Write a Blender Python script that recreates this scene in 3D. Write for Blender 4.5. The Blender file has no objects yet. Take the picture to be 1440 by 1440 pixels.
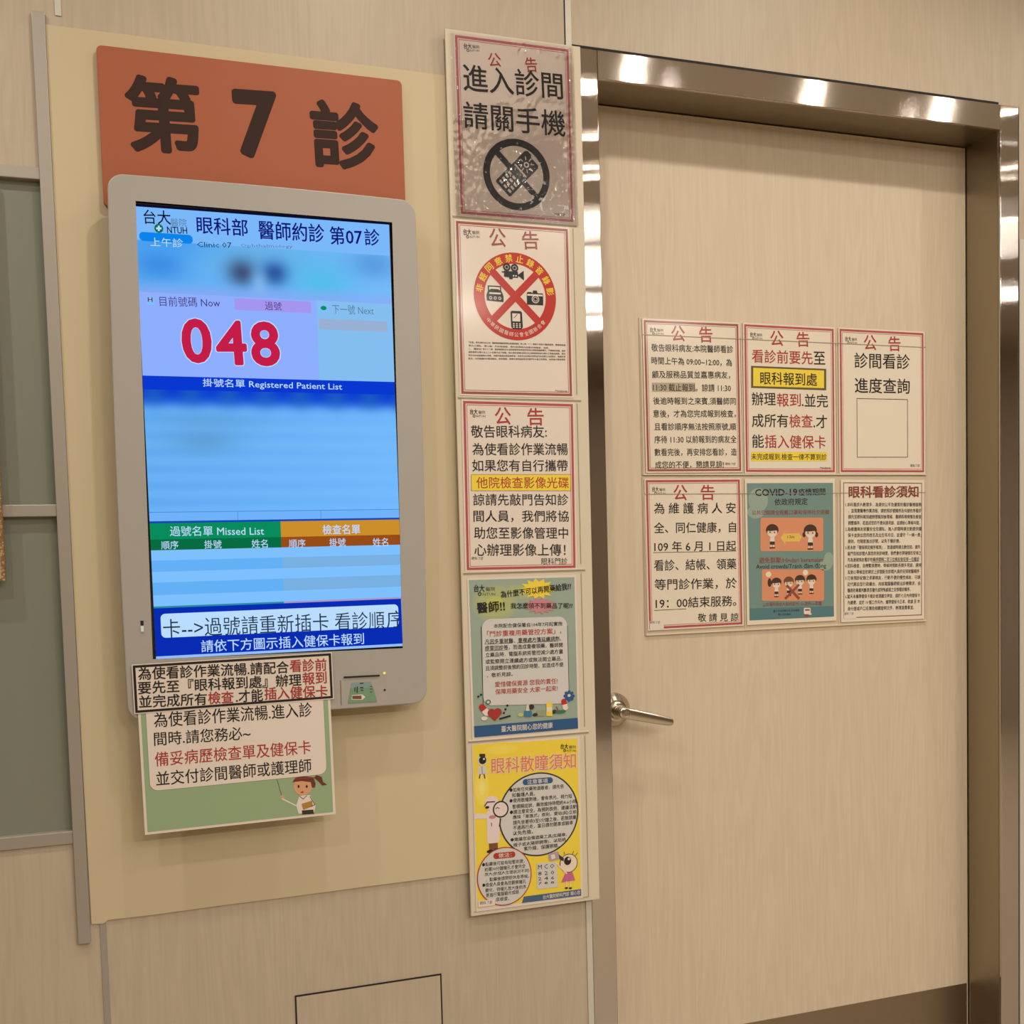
import bpy, bmesh, math, json, random
from mathutils import Matrix, Vector

# ------------------------------------------------------------------ camera, world, light, exposure
scene = bpy.context.scene
COL = scene.collection
EYE = 1.32                                     # camera height above the floor
WALL = 0.0                                     # the clinic wall is the plane y = 0, the camera stands 1.8 m in front of it

def link(o):
    COL.objects.link(o)
    return o

cd = bpy.data.cameras.new('camera')
cam = link(bpy.data.objects.new('camera', cd))
rr = Vector((0.948208, -0.316571, -0.026167)); uu = Vector((0.042345, 0.044331, 0.998119)); ff = Vector((0.314815, 0.947532, -0.05544))
M = Matrix.Identity(4)
for i in range(3):
    M[i][0], M[i][1], M[i][2] = rr[i], uu[i], -ff[i]
M[0][3], M[1][3], M[2][3] = 0.0, -1.8, EYE
cam.matrix_world = M
cd.sensor_fit = 'HORIZONTAL'; cd.sensor_width = 36.0
cd.lens = 1497.615 / 1440 * 36.0
cd.shift_x = (720 - 739.467) / 1440
cd.shift_y = (868.672 - 720) / 1440
cd.clip_start = 0.02
scene.camera = cam

scene.view_settings.view_transform = 'Standard'
scene.view_settings.look = 'None'
scene.view_settings.gamma = 1.0
scene.view_settings.use_curve_mapping = False
scene.view_settings.exposure = 0.0

world = bpy.data.worlds.new('world'); scene.world = world
world.use_nodes = True
bg = world.node_tree.nodes['Background']
bg.inputs[0].default_value = (1.0, 0.9, 0.78, 1); bg.inputs[1].default_value = 0.02

LAMP_COLOR = (1.0, 0.94, 0.835)
# ceiling downlights, some added only as fill light: x, distance from the wall, watts
LAMPS = [(0.40, .62, 4.8), (1.30, .58, 5.0), (2.35, .60, 4.6), (-0.75, .62, 6.6),  # the lamp at far left is added to brighten the upper left wall
         (0.62, 1.36, 1.9), (1.40, 1.26, 1.6), (2.02, 1.24, 1.3), (2.52, 1.24, 1.6), (-0.6, 1.36, 6.6),
         (0.75, 1.78, 1.1), (1.75, 1.80, 1.1), (2.75, 1.77, 1.2), (1.3, 2.1, 0.9), (2.3, 2.1, 0.9),
         (0.6, 2.66, 6.4), (1.7, 2.64, 6.4), (2.9, 2.68, 8), (1.2, 3.2, 11), (2.4, 3.2, 12.5), (3.6, 2.0, 3),
         (0.2, 4.1, 33), (1.6, 4.1, 37), (3.0, 4.1, 37)]  # added row, put in to brighten the lower part of the wall
CEIL = 2.75

# ------------------------------------------------------------------ materials
def lin(c):
    return tuple((v / 12.92 if v <= .04045 else ((v + .055) / 1.055) ** 2.4) for v in (x / 255 for x in c)) + (1.0,)

def mat(name, color, rough=.5, metal=0.0, spec=.5, coat=0.0, coat_rough=.1):
    m = bpy.data.materials.new(name); m.use_nodes = True
    b = m.node_tree.nodes['Principled BSDF']
    b.inputs['Base Color'].default_value = color if len(color) == 4 else tuple(color) + (1,)
    b.inputs['Roughness'].default_value = rough
    b.inputs['Metallic'].default_value = metal
    b.inputs['Specular IOR Level'].default_value = spec
    b.inputs['Coat Weight'].default_value = coat
    b.inputs['Coat Roughness'].default_value = coat_rough
    return m

def wood(name, c1, c2, seed=0.0, rough=.5):
    m = mat(name, c1, rough); nt = m.node_tree; N = nt.nodes; L = nt.links; b = N['Principled BSDF']
    tc = N.new('ShaderNodeTexCoord')
    def noise(scale, loc, detail, dist=0.0):
        mp = N.new('ShaderNodeMapping'); mp.inputs['Scale'].default_value = scale; mp.inputs['Location'].default_value = loc
        L.new(tc.outputs['Object'], mp.inputs['Vector'])
        n = N.new('ShaderNodeTexNoise'); n.inputs['Scale'].default_value = 1; n.inputs['Detail'].default_value = detail
        n.inputs['Distortion'].default_value = dist
        L.new(mp.outputs['Vector'], n.inputs['Vector']); return n.outputs['Fac']
    fine = noise((190, 30, 9), (seed, 0, seed), 4)
    broad = noise((13, 5, 1.1), (seed * 3, 0, 1), 2, 1.6)
    sn = N.new('ShaderNodeMath'); sn.operation = 'SINE'
    mu = N.new('ShaderNodeMath'); mu.operation = 'MULTIPLY'; mu.inputs[1].default_value = 46
    L.new(broad, mu.inputs[0]); L.new(mu.outputs[0], sn.inputs[0])
    a = N.new('ShaderNodeMath'); a.operation = 'MULTIPLY_ADD'; a.inputs[1].default_value = .13; a.inputs[2].default_value = 0
    L.new(sn.outputs[0], a.inputs[0])
    s = N.new('ShaderNodeMath'); s.operation = 'ADD'; L.new(a.outputs[0], s.inputs[0]); L.new(fine, s.inputs[1])
    r = N.new('ShaderNodeValToRGB'); r.color_ramp.elements[0].position = .25; r.color_ramp.elements[1].position = .75
    r.color_ramp.elements[0].color = c2; r.color_ramp.elements[1].color = c1
    L.new(s.outputs[0], r.inputs[0]); L.new(r.outputs[0], b.inputs['Base Color'])
    return m

def steel(name, color, rough, spread):
    """brushed metal: fine parallel scratches tilt the surface along one direction (spread = x, y, z)"""
    m = mat(name, color, rough, 1.0); nt = m.node_tree; N = nt.nodes; L = nt.links; b = N['Principled BSDF']
    tc = N.new('ShaderNodeTexCoord'); wn = N.new('ShaderNodeTexWhiteNoise'); wn.noise_dimensions = '3D'
    sc = N.new('ShaderNodeVectorMath'); sc.operation = 'SCALE'; sc.inputs['Scale'].default_value = 7000
    L.new(tc.outputs['Object'], sc.inputs[0]); L.new(sc.outputs[0], wn.inputs['Vector'])
    sp = N.new('ShaderNodeSeparateColor'); L.new(wn.outputs['Color'], sp.inputs[0])
    a = N.new('ShaderNodeMath'); a.operation = 'ADD'; L.new(sp.outputs[0], a.inputs[0]); L.new(sp.outputs[1], a.inputs[1])
    s = N.new('ShaderNodeMath'); s.operation = 'SUBTRACT'; s.inputs[1].default_value = 1.0; L.new(a.outputs[0], s.inputs[0])
    v = N.new('ShaderNodeVectorMath'); v.operation = 'SCALE'; v.inputs[0].default_value = spread; L.new(s.outputs[0], v.inputs['Scale'])
    g = N.new('ShaderNodeNewGeometry'); ad = N.new('ShaderNodeVectorMath'); ad.operation = 'ADD'
    L.new(g.outputs['Normal'], ad.inputs[0]); L.new(v.outputs[0], ad.inputs[1])
    no = N.new('ShaderNodeVectorMath'); no.operation = 'NORMALIZE'; L.new(ad.outputs[0], no.inputs[0]); L.new(no.outputs[0], b.inputs['Normal'])
    # handling marks: broad faint change of tone
    mp = N.new('ShaderNodeMapping'); mp.inputs['Scale'].default_value = (9, 9, 5); L.new(tc.outputs['Object'], mp.inputs[0])
    n = N.new('ShaderNodeTexNoise'); n.inputs['Scale'].default_value = 1; n.inputs['Detail'].default_value = 5; L.new(mp.outputs[0], n.inputs['Vector'])
    r = N.new('ShaderNodeMapRange'); r.inputs[3].default_value = rough * .85; r.inputs[4].default_value = rough * 1.2
    L.new(n.outputs['Fac'], r.inputs[0]); L.new(r.outputs[0], b.inputs['Roughness'])
    return m

def emit(name, rgb, strength=1.0):
    m = bpy.data.materials.new(name); m.use_nodes = True; nt = m.node_tree
    nt.nodes.remove(nt.nodes['Principled BSDF'])
    e = nt.nodes.new('ShaderNodeEmission'); e.inputs[0].default_value = lin(rgb); e.inputs[1].default_value = strength
    nt.links.new(e.outputs[0], nt.nodes['Material Output'].inputs[0])
    return m

MW = wood('wood_laminate', (.525, .43, .325, 1), (.468, .38, .28, 1), 1.7)
MD = wood('door_laminate', (.67, .555, .415, 1), (.61, .50, .365, 1), 5.3)
MCOVER = mat('cream_cover', (.60, .50, .325), .6, spec=.3)
MALU = mat('aluminium_trim', (.40, .36, .31), .42, .35)
MALUL = mat('bright_trim', (.62, .58, .50), .4, .2)
MJ = steel('brushed_steel_upright', (.60, .555, .52), .032, (.42, 0, 0))
MH = steel('brushed_steel_header', (.66, .61, .57), .06, (0, 0, .085))
MK = steel('kick_plate_steel', (.34, .28, .21), .30, (.2, 0, 0))
MREV = steel('steel_reveal', (.36, .31, .235), .34, (.1, .1, .1))
MCH = mat('satin_nickel', (.56, .50, .42), .2, 1.0)
MDARK = mat('dark_gap', (.012, .009, .008), .8)
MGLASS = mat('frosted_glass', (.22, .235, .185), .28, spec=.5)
MGLASSR = mat('frosted_glass_lit', (.34, .345, .28), .3, spec=.5)  # same glass, its brighter reflection put into a lighter base colour
MBODY = mat('display_plastic', (.39, .36, .325), .42, spec=.5)
MBODYD = mat('display_back', (.32, .29, .26), .6)
MSIGN = mat('orange_sign', (.39, .105, .045), .55, spec=.35)
MHOLD = mat('holder_board', (.66, .575, .445), .5, spec=.4)
MHOLDC = mat('clear_holder_board', (.62, .50, .355), .35, spec=.5)
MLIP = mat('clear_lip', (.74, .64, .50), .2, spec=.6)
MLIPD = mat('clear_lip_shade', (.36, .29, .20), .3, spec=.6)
MPAPER = mat('paper', (.74, .64, .555), .6, coat=.25, coat_rough=.12)
MPAPERW = mat('paper_warm', (.76, .665, .54), .6, coat=.25, coat_rough=.12)

INK = dict(black=(24, 17, 16), dgrey=(50, 42, 36), grey=(96, 86, 76), dred=(166, 46, 44), orred=(172, 52, 38), crim=(176, 76, 80), brick=(156, 78, 66),
           pink=(182, 96, 104), sred=(184, 38, 22), yellow=(236, 206, 60), yel=(236, 208, 62), yelP=(240, 224, 120), yelA=(226, 186, 88), paper=(226, 212, 200),
           paperg=(206, 202, 198), sage=(150, 166, 152), sageY=(186, 190, 104), sageY2=(170, 180, 124), sageD=(150, 154, 120), mauve=(196, 128, 140), mauveD=(196, 98, 142),
           navy=(38, 84, 132), navyS=(66, 94, 128), navyD=(34, 40, 62), blue=(42, 84, 140), teal=(56, 118, 146), green=(60, 110, 84), orange=(224, 124, 66),
           pinkw=(228, 210, 206), brown=(118, 70, 44), cream=(232, 214, 190), lilac=(170, 156, 166), hgrey=(178, 164, 144), olive=(96, 82, 44), skinp=(226, 196, 172),
           hair=(66, 44, 32), salmon=(214, 142, 104), brickD=(142, 72, 56), tealG=(112, 140, 134), tealP=(146, 164, 150), tealD=(82, 122, 128), dredB=(132, 52, 42),
           leaf=(148, 170, 132), dgreen=(96, 122, 88), skin=(214, 158, 116), hairR=(104, 46, 34), ochre=(176, 128, 50), signink=(54, 34, 28),
           cardblue=(132, 152, 152), cardgreen=(114, 150, 118))
SCR = dict(xblack=(12, 14, 40), xsky=(116, 184, 252), xhead=(122, 184, 250), xlav=(142, 174, 254), xnext=(132, 190, 240), xblue=(8, 56, 208), xrow=(112, 178, 250),
           xblueD=(20, 70, 180), xblueM=(70, 140, 220), xgreen=(8, 140, 92), xgreenD=(8, 108, 66), xorange=(204, 142, 40), xbrown=(152, 76, 22), xlt=(126, 192, 254),
           xltD=(100, 176, 246), xgrD=(120, 176, 226), xteal=(40, 140, 160), xpink=(170, 150, 200), xblueF=(8, 44, 178), xline=(150, 190, 250), xmarq=(186, 220, 255),
           xgrey=(92, 124, 160), xdgrey=(24, 40, 60), xnavy=(16, 20, 120), xpill=(10, 132, 236), xmaroon=(120, 10, 60), xplum=(70, 50, 120), xviolet=(164, 150, 238),
           xgbar=(152, 176, 212), xred=(196, 30, 72), xink=(30, 50, 70))
_ink = {}
def ink(c):
    if c not in _ink:
        if isinstance(c, tuple):
            _ink[c] = mat('ink_tint', lin(c), .55, spec=.4, coat=.25, coat_rough=.12)
        elif c == 'signink':
            _ink[c] = mat('ink_sign', lin(INK[c]), .7, spec=.25)
        elif c in SCR:
            _ink[c] = emit('screen_' + c[1:], SCR[c])
        else:
            _ink[c] = mat('ink_' + c, lin(INK[c]), .55, spec=.4, coat=.25, coat_rough=.12)
    return _ink[c]

# ------------------------------------------------------------------ helpers
def obj(name, verts, faces, m, parent=None, midx=None, loc=(0, 0, 0), smooth=False, bevel=0, seg=2):
    me = bpy.data.meshes.new(name); me.from_pydata([tuple(v) for v in verts], [], [tuple(f) for f in faces])
    for x in (m if isinstance(m, list) else [m]):
        me.materials.append(x)
    if midx:
        for p, i in zip(me.polygons, midx): p.material_index = i
    if smooth:
        for p in me.polygons: p.use_smooth = True
    me.update()
    o = link(bpy.data.objects.new(name, me)); o.location = loc
    if parent: o.parent = parent
    if bevel:
        b = o.modifiers.new('edge', 'BEVEL'); b.width = bevel; b.segments = seg; b.limit_method = 'ANGLE'
    return o

class Mesh:
    def __init__(s): s.v = []; s.f = []; s.mi = []
    def box(s, x0, x1, y0, y1, z0, z1, mi=0):
        n = len(s.v)
        s.v += [(x0, y0, z0), (x1, y0, z0), (x1, y1, z0), (x0, y1, z0), (x0, y0, z1), (x1, y0, z1), (x1, y1, z1), (x0, y1, z1)]
        for q in ((0, 1, 5, 4), (1, 2, 6, 5), (2, 3, 7, 6), (3, 0, 4, 7), (4, 5, 6, 7), (3, 2, 1, 0)):
            s.f.append(tuple(n + i for i in q)); s.mi.append(mi)
        return s
    def loft(s, rings, mi=0, cap=True):
        n = len(s.v); k = len(rings[0])
        for r in rings: s.v += list(r)
        for i in range(len(rings) - 1):
            for j in range(k):
                a, b = n + i * k + j, n + i * k + (j + 1) % k
                s.f.append((a, b, b + k, a + k)); s.mi.append(mi)
        if cap:
            s.f.append(tuple(n + j for j in reversed(range(k)))); s.mi.append(mi)
            s.f.append(tuple(n + (len(rings) - 1) * k + j for j in range(k))); s.mi.append(mi)
        return s
    def build(s, name, m, parent=None, **k):
        o = obj(name, s.v, s.f, m, parent, s.mi, **k)
        bm = bmesh.new(); bm.from_mesh(o.data); bmesh.ops.recalc_face_normals(bm, faces=bm.faces); bm.to_mesh(o.data); bm.free()
        return o

def tag(o, label=None, cat=None, group=None, kind=None):
    if label: o['label'] = label
    if cat: o['category'] = cat
    if group: o['group'] = group
    if kind: o['kind'] = kind
    return o

def empty(name, loc=(0, 0, 0), ry=0.0):
    o = link(bpy.data.objects.new(name, None)); o.location = loc; o.rotation_euler = (0, ry, 0); o.empty_display_size = .05
    return o

def rounded(w, h, r, n=6, bulge=0.0):
    """closed outline of a rounded rectangle in (x, z), counter-clockwise"""
    pts = []
    for cx, cz, a0 in ((w / 2 - r, -h / 2 + r, -90), (w / 2 - r, h / 2 - r, 0), (-w / 2 + r, h / 2 - r, 90), (-w / 2 + r, -h / 2 + r, 180)):
        for i in range(n + 1):
            a = math.radians(a0 + 90 * i / n); pts.append((cx + r * math.cos(a), cz + r * math.sin(a)))
    if bulge:
        out = []
        for i, (x, z) in enumerate(pts):
            x2, z2 = pts[(i + 1) % len(pts)]
            d = math.hypot(x2 - x, z2 - z); k = max(1, int(d / .03))
            for j in range(k): out.append((x + (x2 - x) * j / k, z + (z2 - z) * j / k))
        pts = [(x * (1 + bulge * (1 - (2 * z / h) ** 2) / w * 2), z * (1 + .6 * bulge * (1 - (2 * x / w) ** 2) / h * 2)) for x, z in out]
    return pts

# ------------------------------------------------------------------ the room
def struct(o, label=None, cat=None):
    return tag(o, label, cat, None, 'structure')

X0, X1, YB = -3.0, 5.2, -5.6
FL, FR = 0.7110, 1.6920                        # outer edges of the door frame
IL, IR = 0.7587, 1.6452                        # clear opening
HT, HB = EYE + .8990, EYE + .8492              # header top and underside
WL, WR = -.1445, 1.7080                        # inner posts of the two glazed bays
RAIL = [EYE + .6125, EYE + .594, EYE + .1025, EYE + .084, EYE - .4086, EYE - .429]

w = Mesh()
T = .12
w.box(X0, X1, 0, T, HT, CEIL + .02)
w.box(WL, FL, 0, T, 0, HT)
w.box(X0, WL, 0, T, RAIL[0], HT); w.box(X0, WL, 0, T, 0, RAIL[5])
w.box(FR, WR, 0, T, 0, HT)
w.box(WR, X1, 0, T, RAIL[0], HT); w.box(WR, X1, 0, T, 0, RAIL[5])
struct(w.build('wall_front', MW), 'pale wood laminate wall panels around the clinic door', 'wall')
MFLOOR = mat('floor_vinyl', (.40, .325, .235), .4)
MCEIL = mat('ceiling_board', (.76, .72, .67), .8)
MREAR = wood('rear_wall_wood', (.16, .11, .07, 1), (.12, .08, .05, 1), 9)
MSIDE = mat('side_wall_paint', (.34, .28, .21), .7)
struct(Mesh().box(X0, X1, YB, .3, -.06, 0).build('floor', MFLOOR), 'floor of the waiting corridor', 'floor')
struct(Mesh().box(X0, X1, YB, .3, CEIL + .02, CEIL + .08).build('ceiling', MCEIL), 'ceiling of the waiting corridor', 'ceiling')
struct(Mesh().box(X0, X1, YB - .1, YB, 0, CEIL + .02).build('wall_rear', MREAR), 'wood wall behind the viewer', 'wall')
struct(Mesh().box(X0 - .1, X0, YB, .3, 0, CEIL + .02).build('wall_left', MSIDE), 'wall closing the corridor on the left', 'wall')
struct(Mesh().box(X1, X1 + .1, YB, .3, 0, CEIL + .02).build('wall_right', MSIDE), 'wall closing the corridor on the right', 'wall')

# glazed bays: rails, glass, posts
def bay(name, x0, x1, glass, label, posts):
    e = empty(name, ((x0 + x1) / 2, 0, RAIL[5])); ox, oz = e.location.x, e.location.z
    for a, b in ((0, 1), (2, 3), (4, 5)):
        Mesh().box(x0 - ox, x1 - ox, -.004, .05, RAIL[b] - oz, RAIL[a] - oz).build('rail', MALU, e, bevel=.0012)
    for a, b in ((1, 2), (3, 4)):
        Mesh().box(x0 - ox, x1 - ox, .008, .018, RAIL[b] - oz, RAIL[a] - oz).build('pane', glass, e)
        Mesh().box(x0 - ox, x1 - ox, .0185, .05, RAIL[b] - oz, RAIL[a] - oz).build('backing', MDARK, e)
    for a, b in posts:
        Mesh().box(a - ox, b - ox, -.004, .06, RAIL[5] - oz, RAIL[0] - oz).build('post', MALU, e, bevel=.001)
    struct(e, label, 'window'); return e
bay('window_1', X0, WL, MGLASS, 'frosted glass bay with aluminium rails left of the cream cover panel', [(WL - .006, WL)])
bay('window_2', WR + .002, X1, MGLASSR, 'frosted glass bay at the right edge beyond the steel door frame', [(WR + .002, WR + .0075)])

# joints and cover strips of the panelling
struct(Mesh().box(-.1626, -.1443, -.0065, -.0002, EYE - .590, EYE + .842).build('trim_1', MALU, bevel=.0008), 'grey aluminium strip along the left edge of the cream cover panel', 'trim')
struct(Mesh().box(-.1300, -.1210, -.0015, -.0001, EYE + .842, CEIL, 0).build('trim_2', MALUL), 'pale upright joint strip above the cream cover panel', 'trim')
struct(Mesh().box(-.1300, -.1205, -.0015, -.0001, 0, EYE - .545).build('trim_3', MALU), 'grey upright joint strip below the cream cover panel', 'trim')
t4 = Mesh().box(.6995, .7105, -.002, -.0001, 0, CEIL)
struct(t4.build('trim_4', MALUL), 'pale upright joint strip left of the steel door frame', 'trim')
struct(Mesh().box(.6978, .6995, -.001, -.0001, HT, CEIL).build('trim_5', MDARK), 'dark joint line above the notice board', 'trim')
struct(Mesh().box(FL, FR - .05, -.0012, -.0001, HT, HT + .0045).build('trim_6', MDARK), 'dark gap above the steel door header', 'trim')
struct(Mesh().box(FR, FR + .0022, -.0008, -.0001, 0, HT).build('trim_7', MDARK), 'dark gap beside the right steel door jamb', 'trim')
struct(Mesh().box(FR + .0022, FR + .0145, -.003, -.0001, 0, RAIL[0] + .02).build('trim_8', MALUL), 'pale aluminium edge right of the steel door frame', 'trim')

# steel door frame
fr = empty('trim_9', ((FL + FR) / 2, 0, 0)); fx = fr.location.x
YF, YD = -.002, .118
def jamb(a, b, inner):
    m = Mesh()
    m.box(a - fx, b - fx, YF, .004, 0, HT)
    m.box((b - .003 if inner > 0 else a) - fx, (b if inner > 0 else a + .003) - fx, .004, YD, 0, HT, 1)
    return m
jamb(FL, IL, 1).build('jamb', [MJ, MREV], fr, bevel=.0015)
jamb(IR, FR, -1).build('jamb', [MJ, MREV], fr, bevel=.0015)
h = Mesh(); h.box(IL - fx + .0006, IR - fx - .0006, YF, .004, HB, HT); h.box(IL - fx, IR - fx, .004, YD, HB, HB + .003, 1)
h.build('header', [MH, MREV], fr, bevel=.0012)
struct(fr, 'brushed steel frame around the wood laminate door', 'door frame')

# door
door = empty('door_1', ((IL + IR) / 2, .097, 0)); dx = door.location.x
KT = EYE - .967
Mesh().box(IL - dx + .0035, IR - dx - .0022, 0, .04, .006, HB - .002).build('door_leaf', MD, door)
kp = Mesh().box(IL - dx + .004, IR - dx - .006, -.0015, -.0002, .02, KT).build('kick_plate', MK, door)
hd = empty('lever_handle', (.805 - dx, 0, EYE - .297)); hd.parent = door
rings = []
for y, r in ((0, .033), (-.002, .0332), (-.005, .032), (-.010, .027), (-.016, .0205), (-.0165, .0175), (-.018, .017), (-.020, .0145)):
    rings.append([(r * math.cos(a * math.pi / 24), y, r * math.sin(a * math.pi / 24)) for a in range(48)])
Mesh().loft(rings).build('rose', MCH, hd, smooth=False)
rings = [[(r * math.cos(a * math.pi / 12), y, r * math.sin(a * math.pi / 12)) for a in range(24)] for y, r in ((-.0195, .0125), (-.032, .0125), (-.0325, .0115), (-.048, .0115))]
Mesh().loft(rings).build('neck', MCH, hd, smooth=False)
DR = math.radians(-14)
def lev(t, hh, y0, y1):
    """rounded cross-section of the lever at distance t along its axis"""
    out = []
    for i in range(20):
        a = 2 * math.pi * i / 20
        ca, sa = math.cos(a), math.sin(a)
        yy = (y0 + y1) / 2 + (y1 - y0) / 2 * math.copysign(abs(ca) ** .45, ca); zz = hh * math.copysign(abs(sa) ** .5, sa)
        out.append((t * math.cos(DR) - zz * math.sin(DR), yy, t * math.sin(DR) + zz * math.cos(DR)))
    return out
prof = [(-.0125, .004), (-.0118, .0070), (-.009, .0096), (-.003, .0108), (.006, .0110), (.03, .0106), (.06, .0098), (.085, .0088), (.0955, .0078), (.1000, .0062), (.1016, .0035)]
Mesh().loft([lev(t, hh, -.060 + .00006 * i, -.046 - .0003 * i) for i, (t, hh) in enumerate(prof)]).build('lever', MCH, hd, smooth=True)
rings = [[(.001 + r * math.cos(a * math.pi / 10), y, r * math.sin(a * math.pi / 10)) for a in range(20)] for y, r in ((-.059, .0088), (-.0612, .0085), (-.0614, .006), (-.0605, .0055))]
Mesh().loft(rings).build('lock_button', MCH, hd)
struct(door, 'pale wood laminate door with lever handle and steel kick plate', 'door')

# cream cover sheet glued over the panelling, hand-cut edges
cv = [(-.1440, .826), (-.02, .8255), (.2, .824), (.56, .822), (.56, -.5515), (.45, -.5535), (.3, -.5545), (.17, -.556), (.05, -.5565), (-.05, -.558), (-.118, -.5575), (-.124, -.562), (-.142, -.5605), (-.1435, -.3), (-.1440, .2)]
n = len(cv)
vs = [(x, -.0028, z) for x, z in cv] + [(x, -.0003, z) for x, z in cv]
o = obj('cover_panel', vs, [tuple(reversed(range(n)))] + [(i, (i + 1) % n, n + (i + 1) % n, n + i) for i in range(n)], MCOVER, loc=(0, 0, EYE))
bm = bmesh.new(); bm.from_mesh(o.data); bmesh.ops.recalc_face_normals(bm, faces=bm.faces); bm.to_mesh(o.data); bm.free()
tag(o, 'smooth cream cover sheet glued to the wall behind the lit display', 'panel')

# access hatch in the lower panelling
hz = EYE - .7265
ah = empty('access_hatch', ((.1692 + .4234) / 2, 0, .12)); hx = ah.location.x
Mesh().box(.1717 - hx, .4209 - hx, -.0016, -.0003, 0, hz - .0025 - .12).build('hatch_panel', MW, ah)
g = Mesh()
g.box(.1692 - hx, .1717 - hx, -.0018, -.0003, -.002, hz - .12); g.box(.4209 - hx, .4234 - hx, -.0018, -.0003, -.002, hz - .12)
g.box(.1717 - hx, .4209 - hx, -.0018, -.0003, hz - .0025 - .12, hz - .12); g.box(.1717 - hx, .4209 - hx, -.0018, -.0003, -.002, 0)
g.build('shadow_gap', MDARK, ah)
tag(ah, 'wood access hatch outlined by a thin dark gap low on the wall', 'hatch')

# sliver of a framed board at the left edge
MCORK = mat('gold_edge', (.45, .27, .10), .5)
nt = MCORK.node_tree; vo = nt.nodes.new('ShaderNodeTexVoronoi'); vo.inputs['Scale'].default_value = 260
cr = nt.nodes.new('ShaderNodeValToRGB'); cr.color_ramp.elements[0].color = (.62, .42, .20, 1); cr.color_ramp.elements[1].color = (.22, .11, .04, 1); cr.color_ramp.elements[1].position = .6
tcn = nt.nodes.new('ShaderNodeTexCoord'); nt.links.new(tcn.outputs['Object'], vo.inputs['Vector'])
nt.links.new(vo.outputs['Distance'], cr.inputs[0]); nt.links.new(cr.outputs[0], nt.nodes['Principled BSDF'].inputs['Base Color'])
nb = empty('picture_board', (-.42, -.004, EYE - .0125))
Mesh().box(-.17, .1775, -.014, 0, .003, .62).build('face_sheet', mat('board_face', (.55, .42, .34), .5), nb)
e = Mesh(); e.box(.1775, .1825, -.0155, 0, 0, .62); e.box(-.17, .1775, -.0155, 0, 0, .003)
e.build('gold_edging', MCORK, nb)
tag(nb, 'board with speckled gold edging showing at the left edge over frosted glass', 'picture board')

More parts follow.
